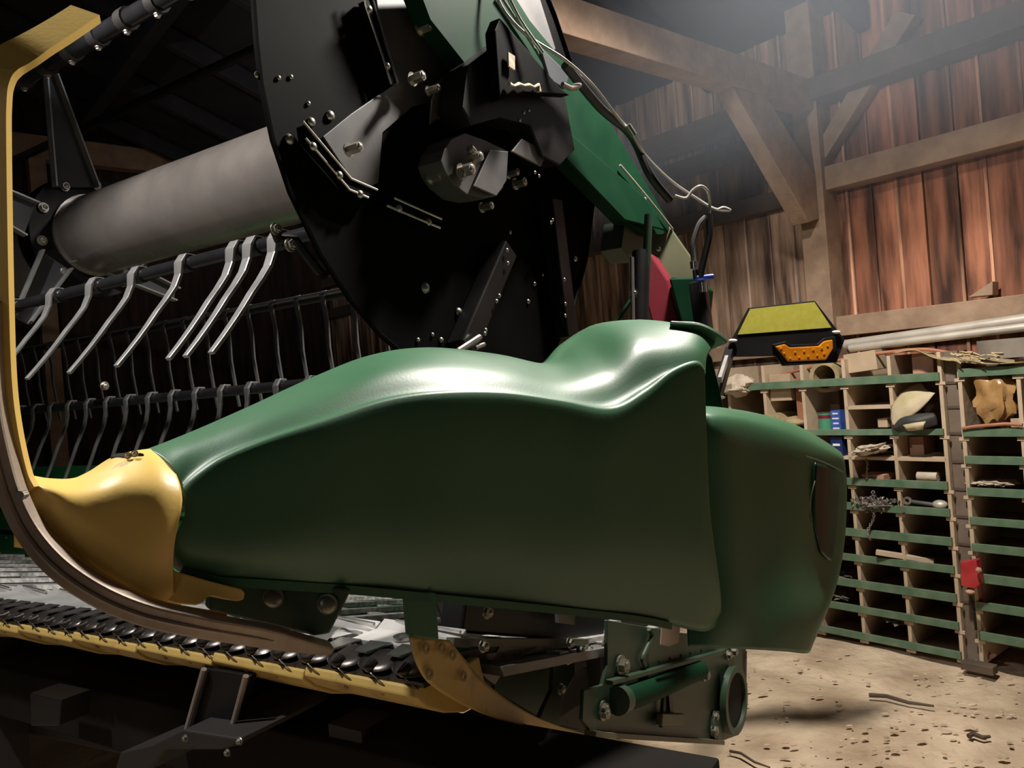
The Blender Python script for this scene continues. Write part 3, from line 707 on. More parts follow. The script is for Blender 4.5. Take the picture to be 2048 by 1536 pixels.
# knife guards
sp = .086; L = L0 + .01; k = 0
while L < 4.2 and k < 42:
    g = B()
    c = kp(L, 0, 0)
    # cast finger: tapered pointed prong pointing forward with a hood above the slot
    g.blob(kp(L, -.022, -.010), HL * .047, A0 * .034 + Z * .010, Z * .009, k, .06, 1.5, 18, 8)
    g.tube([kp(L, -.04, -.012), kp(L, -.056, -.012), kp(L, -.064, -.008)], [.014, .009, .003], 10)
    g.prism([kp(L - sp * .5, -.048, -.030), kp(L - sp * .5, .02, -.014), kp(L - sp * .5, .02, -.044), kp(L - sp * .5, -.046, -.040)], HL * sp)
    g.box(kp(L + sp / 2, .03, -.014), HL * sp / 2, A0 * .022, Z * .006)
    arc = B(); arc.tube(catmull([kp(L + .040, -.010, -.004), kp(L + .018, -.046, -.012), kp(L - .012, -.058, -.022), kp(L - .036, -.054, -.040)], 3), .0012, 5)
    gd = g.build('knife_guard', 'guard', CB, smooth=True, auto=50)
    arc.build('guard_rim', 'tinedark', CB)
    b2 = B(); b2.prism([kp(L + .013, .03, .004), kp(L + .073, .03, .004), kp(L + .060, -.03, .004), kp(L + .026, -.03, .004)], Z * .003); b2.build('knife_section', 'steel', CB)
    if k < 22:
        b3 = B(); b3.cyl(kp(L + sp / 2, .035, -.006), Z, .006, .010, 6); b3.build('guard_bolt', 'bolt', CB)
    L += sp; k += 1
# hold-down clips
for x in (648 - 60 * 6.4, 648 - 60 * 4.9, 648 - 60 * 3.5, 480, 565, 652):
    Lc = Lx(x, AK, zk); pts = [kp(Lc - .02, .075, .004), kp(Lc - .01, .05, .012), kp(Lc, .03, .024), kp(Lc + .004, .005, .020), kp(Lc + .006, -.02, .008)]
    bb = B(); bb.sweep(catmull(pts, 4), .036, .004, HL); bb.build('hold_down_clip', 'steel', CB, smooth=True)
Lc = Lx(765, AK, zk); bb = B(); bb.ring(kp(Lc, .06, .006), Z, .010, .020, .006, 18); bb.build('washer', 'steel', CB, smooth=True)
# green bits of paint on the clips
# yellow skid shoes under the guards
L = L0 - .02; k = 0
while L < L1:
    w = .30
    prof = [(-.045, -.030), (-.02, -.028), (.10, -.060), (.20, -.110), (.30, -.135), (.30, -.145), (.18, -.125), (.06, -.085), (-.03, -.045)]
    prof = [(-.050, -.038), (-.02, -.042), (.14, -.045), (.16, -.138), (.08, -.134), (.02, -.112), (-.03, -.082), (-.056, -.056)]
    bb = B(); bb.prism([kp(L, a, z) for a, z in prof], HL * (w - .004) + A0 * .0); bb.build('skid_shoe', 'yellowp', CB, bevel=.004)
    if k < 12:
        for j in (0.3, .62):
            bb = B(); q = kp(L + w * j, -.046, -.060); bb.cyl(q, -A0 - Z * .6, .005, .003, 8); bb.build('rivet', 'rust', CB)
    L += w; k += 1
# belt
zb = -.785
def belt(L, a): return hp(L, 1.30 + (2.25 - 1.30) * a, (zL(1.5) - .055) * (1 - a) + zb * a)
bb = B(); bb.prism([belt(.95, 0), belt(.95, 1), belt(8, 1), belt(8, 0)], -Z * .02); BT = bb.build('draper_belt', 'belt', HD)
L = 1.0; k = 0
while L < 7.5:
    bb = B(); bb.prism([belt(L, .02) + Z * .004, belt(L, .98) + Z * .004, belt(L + .03, .98) + Z * .004, belt(L + .03, .02) + Z * .004], Z * .014); bb.build('belt_slat', 'beltslat', BT)
    L += .16 if L < 2.2 else .30; k += 1
for a in (.25, .5, .72): 
    bb = B(); bb.prism([belt(.96, a), belt(.96, a + .04), belt(8, a + .04), belt(8, a)], Z * .006); bb.build('belt_rib', 'beltslat', BT)
# rear green panel
bz0 = zb; bz1 = ha(100, 938, 2.30).z - CZ
bb = B(); bb.prism([hp(1.3, 2.27, bz0), hp(1.3, 2.42, bz1), hp(1.3, 2.44, bz1), hp(1.3, 2.30, bz0 - .02)], HL * 8.7); RP = bb.build('back_panel', 'greenbright', HD)
for z_, w_ in ((.25, .012), (.5, .01), (.78, .014)):
    q = hp(1.3, 2.27 + .15 * z_ - .012, bz0 + (bz1 - bz0) * z_); bb = B(); bb.box(q + HL * 4.35, HL * 4.35, A0 * .012, Z * w_); bb.build('panel_rib', 'greenpaint', RP, bevel=.004)
for k in range(14):
    q = hp(3.3 + k * .22, 2.25 + .02, bz0 + .10); rivet(RP, q, -A0, .008)
bb = B(); bb.box(hp(4.9, 2.38, bz0 + .24), HL * .05, A0 * .02, Z * .06); bb.build('latch', 'black', RP)

# ---- end frame below the shield (plates in the L plane)
LF = .93
def fl(pts, L=LF): return [hl(x, y, L) for x, y in pts]
def fplate(name, pts, m, L=LF, th=.008, parent=None, bevel=.002, lab=None):
    bb = B(); bb.prism(fl(pts, L), HL * th); o = bb.build(name, m, parent or HD, bevel=bevel)
    if lab: o['label'] = lab
    return o
EF = fplate('end_frame', [(1215, 1240), (1500, 1290), (1492, 1300), (1488, 1440), (1478, 1470), (1445, 1482), (1300, 1478), (1180, 1462), (1165, 1440), (1168, 1380), (1205, 1370), (1215, 1330)], 'greendark', LF, .01)
EF['label'] = 'olive green end frame plate with a round tube opening'
# inner back plates
fplate('inner_plate', [(870, 1200), (1300, 1235), (1240, 1480), (1140, 1465), (1040, 1420), (960, 1360), (905, 1285)], 'blackm', 1.25, .01)
fplate('inner_web', [(985, 1300), (1120, 1300), (1110, 1380), (1070, 1440), (1140, 1468), (1060, 1430), (990, 1385)], 'greendark', 1.12, .01)
fplate('upright_web', [(1110, 1290), (1150, 1295), (1150, 1350), (1122, 1400), (1120, 1450), (1168, 1462), (1112, 1462), (1075, 1445), (1105, 1380)], 'greendark', 1.02, .012)
fplate('strut_plate', [(1000, 1290), (1085, 1290), (1050, 1310), (1010, 1340), (990, 1370), (975, 1360), (960, 1345), (985, 1320)], 'grayplate', 1.0, .01)
bb = B(); bb.beam(hl(900, 1284, 1.0), hl(1170, 1284, 1.0), .02, .016); bb.build('cross_rail', 'olive', HD)
bb = B(); bb.beam(hl(905, 1225, 1.05), hl(1190, 1255, 1.05), .06, .075); bb.build('gear_housing', 'black', HD, bevel=.006)
bb = B(); bb.prism([hl(x, y, .98) for x, y in [(1116, 1220), (1150, 1222), (1150, 1250), (1118, 1246)]], HL * .01); bb.build('label_plate', 'grayplate', HD)
# frame front flanges & diagonal ledge
bb = B(); bb.beam(hl(1218, 1365, LF - .015), hl(1445, 1303, LF - .015), .02, .012); bb.build('ledge', 'greendark', EF, bevel=.002)
bb = B(); bb.tube([hl(1238, 1402, LF - .02), hl(1300, 1380, LF - .02), hl(1400, 1340, LF - .02)], [.030, .030, .026], 18); bb.build('cylinder', 'greenpaint', EF, smooth=True)
bb = B(); bb.tube([hl(1234, 1402, LF - .02), hl(1246, 1398, LF - .02)], .034, 18); bb.build('cylinder_cap', 'greendark', EF, smooth=True)
bb = B(); hc = hl(1455, 1398, LF); bb.ring(hc - HL * .012, -HL, .085, .105, .02, 40); bb.build('tube_rim', 'greendark', EF, smooth=True)
bb = B(); bb.cyl(hc - HL * .018, -HL, .086, .004, 40); bb.build('bore_disc', mat('dark_bore', (.002, .002, .002), rough=.9), EF)  # black disc on the plate; its colour gives the dark of the bore
bb = B(); c2 = hl(1430, 1452, LF); bb.cyl(c2, -HL, .045, .012, 24); bb.build('pivot_boss', 'greendark', EF, smooth=True)
for x, y, r in [(1425, 1460, .014), (1428, 1432, .012), (1408, 1350, .014), (1240, 1330, .018), (1205, 1425, .014), (1205, 1415, .012), (1465, 1302, .014), (1455, 1310, .012)]:
    bolt(EF, hl(x, y, LF - .004), -HL, r, 'boltdull')
for x, y in [(1318, 1323), (1340, 1317), (1362, 1311), (1380, 1306), (1402, 1300)]:
    bb = B(); bb.cyl(hl(x, y, LF) + HL * .0, -HL, .004, .003, 8); bb.build('rivet', 'black', EF)
bb = B(); bb.beam(hl(1318, 1438, LF - .02), hl(1362, 1438, LF - .02), .02, .03); bb.build('lug', 'olive', EF, bevel=.003)
bb = B(); bb.box(hl(1340, 1402, LF - .004), A0 * .012, Z * .05, HL * .003); bb.build('slot', 'black', EF, bevel=.002)
bb = B(); bb.tube([hl(1330, 1360, LF - .012), hl(1326, 1400, LF - .012), hl(1322, 1455, LF - .012)], .006, 8); bb.build('rib', 'greendark', EF)
bb = B(); bb.tube(catmull([hl(x, y, LF - .01) for x, y in [(1298, 1258), (1304, 1272), (1292, 1300), (1285, 1318), (1290, 1332)]], 4), .006, 8); bb.build('spring_hook', 'greendark', EF, smooth=True)
bb = B(); bb.beam(hl(1180, 1467, LF - .01), hl(1440, 1484, LF - .01), .03, .012); bb.build('bottom_flange', 'olive', EF)
fplate('white_tag', [(1325, 1240), (1362, 1245), (1358, 1285), (1340, 1293), (1322, 1290)], mat('dusty_pink_tag', (.24, .17, .13), (.32, .24, .18), rough=.7), .88, .004, EF)
bb = B(); bb.prism([hl(x, y, LF) for x, y in [(1484, 1300), (1494, 1302), (1492, 1440), (1482, 1450)]], HL * .12); bb.build('rear_edge', 'black', EF)
for x, y in [(973, 1225), (965, 1292), (1138, 1285), (1158, 1300), (1175, 1300), (1208, 1288), (1120, 1378), (1135, 1318)]: bolt(HD, hl(x, y, .97), -HL, .010, 'boltdull')
# ---- yellow end skid
rows = []
for L_, pts in ((1.04, [(820, 1272), (836, 1330), (870, 1375), (960, 1425), (1060, 1455), (1150, 1474), (1262, 1486)]),
                (.985, [(858, 1276), (884, 1326), (915, 1372), (985, 1415), (1072, 1448), (1160, 1470), (1262, 1484)]),
                (.93, [(896, 1280), (930, 1322), (965, 1362), (1025, 1408), (1085, 1440), (1165, 1466), (1262, 1482)])):
    rows.append([hl(x, y, LF + .02) for x, y in pts])
sk = loft(rows, 5, 4).build('end_skid', 'yellowp', HD, smooth=True, solid=.008, auto=0); sk['label'] = 'scuffed yellow end skid plate'
for x, y in [(852, 1297), (884, 1297), (858, 1348), (926, 1353), (905, 1310)]:
    bb = B(); bb.ring(hl(x, y, LF + .008), -HL, .004, .010, .002, 14); bb.build('rivet', 'canvas', sk)

# ================================================================== REEL
LD = 1.2
RC = hl(940, 235, LD)
RA = (RC - CAM).dot(A0); RZ = RC.z - CZ
print('reel centre A z', RA, RZ)
def rp(L, dA=0, dz=0): return hp(L, RA + dA, RZ + dz)
bb = B(); bb.tube([rp(LD + .01), rp(3.02)], .150, 40); RT = bb.build('reel_tube', 'tube', HD, smooth=True, auto=40); RT['label'] = 'thick dusty gray-brown reel tube'
bb = B(); bb.tube([rp(3.12), rp(8)], .150, 32); bb.build('reel_tube', 'tube', HD, smooth=True)
FLG = B(); FLG.cyl(rp(3.02), HL, .235, .012, 36); FLG.cyl(rp(3.10), HL, .235, .012, 36); FLG.cyl(rp(3.02), HL, .17, .1, 24); FL = FLG.build('tube_flange', 'black', HD)
for k in range(10):
    a = k * 2 * math.pi / 10 + .2; bolt(FL, rp(3.015, math.cos(a) * .20, math.sin(a) * .20), -HL, .014)
bb = B(); bb.ring(rp(3.005), HL, .149, .158, .012, 36); bb.build('weld_ring', 'steel', FL, smooth=True)
BARS = []
def reelbar(A, z, name='reel_bar', r=.018, Ls=LD + .1, Le=8.0, m='black'):
    bb = B(); bb.tube([hp(Ls, A, z), hp(Le, A, z)], r, 12); return bb.build(name, m, HD, smooth=True)
def zat(px, py, A): return ha(px, py, A).z - CZ
TC = {}
def tine(bar, L, A, z, dirx, length, m, name='tine', w=.017):
    # S-curved flat plastic finger clamped round the bar, hanging down and bent forward
    key = (round(length, 2), m, round(dirx[0], 3), w)
    if key in TC:
        src, off = TC[key]; o = src.copy(); COL.objects.link(o); o.parent = bar
        wl = hp(L, A, z) + off; o.location = wl - WLOC[bar.name]; WLOC[o.name] = wl; return o
    o0 = hp(L, A, z); f, g = dirx
    prof = [(.024, .012), (.010, .026), (-.012, .022), (-.022, .0)]
    pts = [o0 + A0 * (a * -1) + Z * b_ for a, b_ in [(-.015, .020), (.012, .022), (.026, .002)]]
    p = o0 + A0 * -.026 + Z * .002
    n = 8
    for i in range(1, n + 1):
        s_ = i / n; pts.append(p + A0 * (f * length * s_ ** 1.35 + .010 * math.sin(min(1, s_ * 2.2) * math.pi)) - Z * (length * s_ * g))
    ws_ = [w * 1.5] * 3 + [w * (1.35 - .55 * i / n) for i in range(1, n + 1)]
    bb = B(); bb.sweep(pts, ws_, .009, HL); o = bb.build(name, m, bar, bevel=.0025)
    TC[key] = (o, WLOC[o.name] - o0); return o
# bar A (front, low) with bright tines
AA = RA - .35; ZA = zat(575, 478, AA)
ba = reelbar(AA, ZA, Ls=LD + .22, m='bargloss')
for x in (30, 115, 195, 280, 375, 478, 512, 562):
    L = Lx(x, AA, ZA); tine(ba, L, AA, ZA, (-.64, .90), .31, 'tine', w=.024)
    bb = B(); bb.tube([hp(L - .02, AA, ZA), hp(L + .02, AA, ZA)], .023, 12); bb.build('clamp', 'blackm', ba, smooth=True)
L = Lx(-60, AA, ZA)
for k in range(10): tine(ba, L + k * .15, AA, ZA, (-.64, .90), .31, 'tine', w=.024)
# bar end bracket near the disc
bb = B(); bb.tube([hl(x, y, 1.42) for x, y in [(548, 455), (556, 478), (590, 480), (605, 500), (640, 545)]], .012, 8); bb.build('cam_link', 'black', ba, smooth=True)
bolt(ba, hl(550, 458, 1.40), -HL, .010); bolt(ba, hl(580, 490, 1.40), -HL, .012)
# bar B (rear), bar C (low rear)
AB = RA + .50; ZB = zat(400, 640, AB); b_ = reelbar(AB, ZB, m='blackm', r=.014)
bb = B(); bb.tube([hp(LD + .3, AB - .02, ZB + .016), hp(5.5, AB - .02, ZB + .016)], .006, 6); bb.build('bar_edge', 'steel', b_)
L = 2.0
while L < 7:
    tine(b_, L, AB, ZB, (.10, .95), .42, 'tinedark'); L += .15
AC = RA + .12; ZC = zat(615, 759, AC); ZC2 = zat(32, 829, AC)
c_ = reelbar(AC, (ZC + ZC2) / 2, m='black')
L = 1.7
while L < 7.5:
    tine(c_, L, AC, (ZC + ZC2) / 2, (-.36, .95), .36, 'tine' if 0 else 'tinedark'); L += .15
bolt(c_, hp(Lx(218, AC, ZC + .05), AC - .02, (ZC + ZC2) / 2 + .07), -HL, .014)
# top front bar D with clamps and tines pointing up
AD = RA - .36; ZD = zat(160, 92, AD)
d_ = reelbar(AD, ZD, r=.026, m='bargloss')
L = 1.5
while L < 5:
    bb = B(); bb.tube([hp(L, AD, ZD), hp(L + .035, AD, ZD)], .033, 12); bb.build('clamp', 'blackm', d_, smooth=True)
    bolt(d_, hp(L + .018, AD, ZD - .033), -Z, .008)
    L += .15
bb = B(); bb.tube([hp(LD + .1, AD + .06, ZD + .05), hp(7, AD + .06, ZD + .05)], .016, 8); bb.build('cam_rod', 'blackm', d_, smooth=True)
# extra bars at the top rear and top
reelbar(RA + .2, RZ + .55, r=.018); reelbar(RA + .52, RZ + .2, r=.018)
# spider arms at the flange
def arm(p0, p1, w0, w1, m='grayplate', name='spider_arm', th=.03):
    d = (p1 - p0).normalized(); a = d.cross(HL).normalized()
    bb = B(); bb.prism([p0 - a * w0, p0 + a * w0, p1 + a * w1, p1 - a * w1], HL * th * .25)
    o = bb.build(name, m, HD, bevel=.002)
    for sg in (-1, 1):
        b2 = B(); b2.prism([p0 + a * w0 * sg, p1 + a * w1 * sg, p1 + a * w1 * sg + HL * .0 - HL * th, p0 + a * w0 * sg - HL * th], a * -.006 * sg); b2.build('arm_flange', 'tine', o)
    return o
M['armgray'] = mat('arm_gray_paint', (.045, .048, .055), (.075, .078, .085), rough=.4, scale=5)
L3 = 3.0
arm(hl(150, 375, L3), hl(98, 150, L3), .085, .022, 'armgray')
arm(hl(60, 440, L3), hl(-60, 380, L3), .07, .05, 'armgray')
arm(hl(150, 500, L3), hl(350, 590, L3), .05, .03, 'armgray')
arm(hl(110, 520, L3), hl(40, 640, L3), .06, .03, 'armgray')
# ---- big black end disc
out = [(470, -260), (490, -120), (505, -20), (512, 80), (522, 170), (545, 280), (580, 385), (640, 510), (700, 600), (760, 670), (820, 720), (900, 760), (1000, 772), (1065, 755), (1105, 705), (1145, 620),
       (1172, 520), (1186, 410), (1185, 310), (1165, 215), (1140, 120), (1110, 30), (1070, -70), (1000, -170), (880, -260), (760, -320), (600, -330)]
bb = B(); bb.prism([hl(x, y, LD) for x, y in out], HL * .008); DK = bb.build('reel_end_disc', 'disc', HD); DK['label'] = 'big black reel end disc'
pts = [hl(x, y, LD - .004) for x, y in out]; pts.append(pts[0])
bb = B(); bb.tube(pts, .006, 6); bb.build('hem', 'disc', DK, smooth=True)
def C3(x, y): return (500 + x * .3613, y * .3613)
def C4(x, y): return (560 + x * .3613, 400 + y * .3613)
def dplate(name, pts, m, L, th=.006, cv=C3, par=None):
    bb = B(); bb.prism([hl(*cv(x, y), L) for x, y in pts], HL * th); return bb.build(name, m, par or DK, bevel=.0015)
dplate('arm_plate', [(690, -80), (900, -80), (945, 122), (1205, 372), (1195, 590), (1050, 660), (1012, 560), (900, 590), (735, 735), (712, 1010), (650, 1042), (560, 990), (405, 755), (560, 630), (795, 468), (740, 300)], 'grayplate', LD - .012)
dplate('sector_plate', [(1000, 690), (1008, 560), (1040, 460), (1100, 400), (1200, 440), (1195, 585), (1080, 622)], 'grayplate', LD - .05)
dplate('hub_plate', [(1058, 890), (1075, 830), (1115, 770), (1190, 735), (1300, 775), (1430, 838), (1425, 950), (1400, 1040), (1365, 1085), (1280, 1093), (1200, 1075), (1120, 1010), (1080, 950)], 'grayplate', LD - .10, .07)
dplate('adjuster_plate', [(1450, 838), (1505, 768), (1650, 840), (1612, 922)], 'grayplate', LD - .12, .006)
dplate('pivot_plate', [(1330, 830), (1430, 838), (1420, 1000), (1365, 1085), (1240, 1030)], 'grayplate', LD - .112, .006)
# rails
def rail(a, b2, L=LD - .03, r=.0028, cv=C3):
    bb = B(); bb.tube([hl(*cv(*p), L) for p in a], r, 6); return bb.build('rail', b2, DK, smooth=True)
for pts_ in ([(630, -40), (640, 30), (740, 330), (780, 465), (820, 465), (670, -40)], [(292, 672), (560, 990), (705, 1052)], [(306, 765), (550, 1050), (655, 1095)], [(795, 1095), (1060, 1212)], [(755, 1138), (1052, 1262)]):
    rail(pts_, 'steel')
for pts_ in ([(640, 0), (785, 460), (812, 460), (672, 0)], [(300, 690), (555, 1005), (700, 1062), (655, 1090), (552, 1045), (312, 770)], [(797, 1105), (1058, 1222), (1050, 1255), (758, 1136)]):
    dplate('channel', pts_, 'disc', LD - .028, .024)
for x, y in [(660, 50), (760, 365), (350, 810), (495, 970), (610, 1075), (825, 1155), (990, 1230)]: rivet(DK, hl(*C3(x, y), LD - .03), -HL, .009)
for x, y, s_ in [(895, 440, .012), (985, 505, .009), (545, 830, .011), (940, 160, .013), (1140, 355, .011), (1140, 455, .011), (1050, 935, .011), (995, 985, .012), (1425, 965, .010), (1465, 1020, .012), (1280, 1150, .010), (1165, 950, .014), (1215, 880, .012)]:
    bolt(DK, hl(*C3(x, y), LD - (.11 if x in (1165, 1215) else .045)), -HL, s_, h=.03)
for x, y, s_ in [(218, 770, .011), (340, 675, .010), (445, 640, .011), (40, 415, .007), (160, 430, .005), (228, 425, .005), (325, 572, .005)]:
    rivet(DK, hl(*C3(x, y), LD - .002), -HL, s_)
for x, y, s_ in [(805, 487, .014), (990, 620, .011), (1115, 45, .009), (1375, 562, .007), (1410, 465, .007), (1457, 412, .006), (1535, 735, .009), (765, 775, .006), (845, 745, .005), (893, 775, .007), (1275, 178, .006), (1635, 325, .010)]:
    rivet(DK, hl(*C4(x, y), LD - .002), -HL, s_)
# slot detail on the hub
bb = B(); bb.tube(catmull([hl(*C3(x, y), LD - .12) for x, y in [(1215, 820), (1240, 850), (1235, 890), (1200, 940), (1165, 965)]], 4), .010, 8); bb.build('crank', 'bolt', DK, smooth=True)
# ribs low on the disc
for a_, c_2 in (((1240, 275), (1000, 830)), ((1495, 0), (1585, 760))):
    p = hl(*C4(*a_), LD - .03); q = hl(*C4(*c_2), LD - .03); bb = B(); bb.beam(p, q, .06, .05, HL); bb.build('rib', 'black', DK, bevel=.004)
for x, y in [(1258, 278), (1262, 350), (1215, 530), (1200, 560), (1140, 720), (1135, 740), (1510, 110), (1500, 125), (1575, 440), (1580, 575), (1580, 640)]:
    rivet(DK, hl(*C4(x, y), LD - .062), -HL, .0055)
bb = B(); bb.tube([hl(*C4(985, 838), LD - .07), hl(*C4(1105, 760), LD - .07)], .008, 8); bb.build('rod_end', 'steel', DK, smooth=True)
bb = B(); bb.tube([hl(*C4(1080, 820), LD - .07), hl(*C4(1130, 800), LD - .07)], .006, 8); bb.build('rod_end', 'steel', DK, smooth=True)
# black carrier in front of the disc
def fx(name, pts, m, L, th, parent=HD, bevel=.003):
    bb = B(); bb.prism([hl(x, y, L) for x, y in pts], HL * th); return bb.build(name, m, parent, bevel=bevel)
CRR = fx('reel_carrier', [(935, 130), (1000, 80), (1130, 190), (1150, 300), (1120, 330), (1085, 312), (1060, 250), (1000, 235), (945, 250), (925, 215)], 'black', LD - .13, .07)
CRR['label'] = 'black reel carrier bracket'
fx('gusset', [(990, 60), (1000, 35), (1120, 175), (1140, 190), (1050, 185), (1000, 200)], 'disc', LD - .17, .03, CRR)
bb = B(); bb.prism([hl(x, y, LD - .18) for x, y in [(1017, 104), (1030, 112), (1030, 140), (1018, 132)]], HL * .004); bb.build('sticker', 'cloth', CRR)
bb = B(); rr = random.Random(2)
pts_ = [(1018, 168), (1028, 172), (1038, 168), (1048, 171), (1058, 170), (1068, 174), (1076, 170), (1078, 184)]
bb.tube([hl(x, y, LD - .18) for x, y in pts_], [.006, .003, .005, .003, .005, .003, .006, .007], 6); bb.build('tie_strip', 'cloth', CRR, smooth=True)
bb = B(); bb.tube([hl(x, y, LD - .19) for x, y in [(1125, 168), (1140, 176), (1152, 174), (1160, 170)]], [.006, .008, .010, .006], 8); bb.build('grease_nipple', 'steel', CRR, smooth=True)
for x, y in [(1048, 225), (1058, 220), (1040, 240), (1070, 345), (1078, 352)]: rivet(CRR, hl(x, y, LD - .131), -HL, .005)
# ---- green reel arm
ARM = fx('reel_arm', [(830, -40), (1010, -40), (1060, 40), (1200, 210), (1345, 455), (1325, 470), (1290, 470), (1255, 445), (1135, 320), (1000, 190), (935, 135), (860, 40)], 'greenpaint', LD - .09, .05)
ARM['label'] = 'dark green reel arm'
bb = B(); bb.tube([hl(x, y, LD - .10) for x, y in [(1000, -10), (1062, 85), (1118, 178)]], .004, 6); bb.build('arm_edge', 'steel', ARM)
bb = B(); bb.tube([hl(x, y, LD - .10) for x, y in [(1240, 330), (1295, 395), (1345, 458)]], .004, 6); bb.build('arm_edge', 'cable', ARM)
fx('arm_web', [(1140, 265), (1290, 395), (1330, 460), (1250, 440), (1135, 320)], 'greenbright' if 0 else 'greenpaint', LD - .11, .01, ARM)
bb = B(); bb.tube([hl(1270, 418, LD - .1), hl(1290, 398, LD - .1)], .007, 8); bb.build('grease_pin', 'steel', ARM)
fx('arm_bracket', [(1020, -20), (1075, -20), (1112, 98), (1092, 118), (1060, 60)], 'grayplate', LD - .02, .01, ARM)
fx('arm_bracket', [(1080, 92), (1140, 150), (1130, 178), (1100, 160)], 'armgray', LD - .12, .01, ARM)
# post and cylinder behind the hump
def vt(name, pts, r, m, par=HD, n=14, lab=None):
    bb = B(); bb.tube([at(*p) for p in pts], r, n); o = bb.build(name, m, par, smooth=True); return o
fx('knuckle', [(1250, 440), (1300, 440), (1302, 500), (1290, 520), (1262, 520), (1243, 495)], 'greendark', LD - .07, .08)
vt('lift_cylinder', [(1282, 505, 2.35), (1280, 580, 2.32), (1278, 700, 2.28)], [.026, .026, .026], 'black')
vt('cylinder_rod', [(1264, 515, 2.30), (1266, 640, 2.25)], .006, 'steel')
vt('cylinder_guide', [(1297, 430, 2.35), (1292, 560, 2.33), (1284, 700, 2.30)], .012, 'greendark')
bolt(HD, at(1268, 587, 2.28), -CD, .010, 'steel')
vt('brace_rod', [(1262, 600, 2.3), (1228, 650, 2.28)], .006, 'greenpaint')
bb = B(); bb.prism([at(x, y, 2.75) for x, y in [(1300, 505), (1335, 560), (1348, 610), (1368, 670), (1310, 670), (1292, 600)]], V((.05, .12, 0))); bb.build('red_panel', 'reddark', HD, bevel=.006)
bb = B(); bb.prism([at(x, y, 2.7) for x, y in [(1338, 556), (1388, 555), (1396, 600), (1418, 680), (1372, 680), (1352, 610)]], V((.03, .1, 0))); bb.build('rear_frame', 'greenpaint', HD, bevel=.006)
bb = B(); bb.prism([at(x, y, 2.9) for x, y in [(1300, 425), (1340, 455), (1385, 520), (1385, 560), (1335, 556), (1300, 500)]], V((.02, .05, 0))); bb.build('rear_plate', 'olive', HD, bevel=.003)
rivet(HD, at(1317, 498, 2.88), -CD, .009)
bb = B(); bb.prism([at(x, y, 2.6) for x, y in [(1400, 556), (1418, 580), (1412, 636), (1396, 618)]], V((.03, .06, 0))); bb.build('rear_tab', 'greenpaint', HD, bevel=.003)
bb = B(); bb.beam(at(1396, 565, 2.55), at(1412, 690, 2.5), .04, .05, HL); bb.build('upright', 'black', HD, bevel=.004)
bb = B(); bb.cyl(at(1388, 557, 2.5), (at(1425, 553, 2.5) - at(1388, 557, 2.5)), .009, .06, 12); bb.build('coupler_cap', 'blue', HD, smooth=True)
bb = B(); bb.cyl(at(1405, 565, 2.48), -Z, .012, .03, 12); bb.build('coupler', 'steel', HD, smooth=True)
# hoses
def hose(name, pts, r, m, t=None):
    bb = B(); bb.tube(catmull([at(*p) for p in pts], 7), r, 8); return bb.build(name, m, HD, smooth=True)
hose('hose', [(1418, 428, 2.5), (1419, 470, 2.5), (1408, 520, 2.5), (1400, 556, 2.5)], .011, 'hose')
hose('hose', [(1412, 434, 2.5), (1398, 450, 2.5), (1386, 490, 2.5), (1388, 526, 2.5)], .009, 'grayplate')
bb = B(); bb.cyl(at(1388, 523, 2.5), at(1390, 545, 2.5) - at(1388, 523, 2.5), .013, .022, 12); bb.build('hose_fitting', 'steel', HD, smooth=True)
hose('hose', [(1390, 540, 2.5), (1392, 560, 2.5)], .008, 'hose')
hose('cable', [(985, -30, 2.0), (1010, 25, 2.0), (1060, 75, 2.05), (1130, 120, 2.1), (1185, 170, 2.2), (1235, 235, 2.3), (1262, 265, 2.35), (1290, 310, 2.4), (1340, 360, 2.45), (1395, 398, 2.5), (1430, 418, 2.5), (1460, 421, 2.5), (1448, 415, 2.5), (1436, 419, 2.5)], .0045, 'cable')
hose('cable', [(1350, 391, 2.45), (1372, 396, 2.45), (1386, 380, 2.45), (1402, 372, 2.45), (1416, 384, 2.48), (1420, 410, 2.5), (1418, 440, 2.5)], .0045, 'cable')
hose('cable', [(1005, -30, 1.9), (1040, 40, 1.95), (1085, 105, 2.0)], .005, 'steel')
hose('hose', [(1130, 130, 2.15), (1200, 215, 2.3), (1262, 270, 2.4), (1300, 350, 2.4), (1340, 400, 2.45)], .013, 'hose')
bb = B(); bb.cyl(at(1255, 250, 2.33), at(1268, 270, 2.34) - at(1255, 250, 2.33), .010, .035, 10); bb.build('cable_clamp', 'steel', HD, smooth=True)

# ---- marker panel with amber light
TS = 2.95
def pl(pts, t=TS): return [at(x, y, t) for x, y in pts]
bb = B(); bb.prism(pl([(1499, 615), (1630, 601), (1690, 679), (1674, 725), (1567, 732), (1551, 712), (1447, 714), (1470, 670)]), CD * .02); MP = bb.build('marker_panel', 'black', HD, bevel=.003)
MP['label'] = 'black marker panel with yellow reflector and amber light'
bb = B(); bb.prism(pl([(1501, 618), (1629, 604), (1663, 655), (1476, 669)], TS - .004), CD * .004); bb.build('reflector', 'reflect', MP)
bb = B(); bb.prism(pl([(1545, 689), (1572, 682), (1582, 689), (1636, 687), (1648, 676), (1672, 672), (1674, 700), (1656, 726), (1570, 729)], TS - .012), CD * .012); bb.build('light_housing', 'black', MP, bevel=.003)
bb = B(); bb.prism(pl([(1551, 693), (1570, 688), (1580, 695), (1638, 692), (1649, 682), (1666, 679), (1667, 698), (1653, 720), (1576, 723)], TS - .024), CD * .012); lens = bb.build('amber_light', 'amber', MP, bevel=.004)
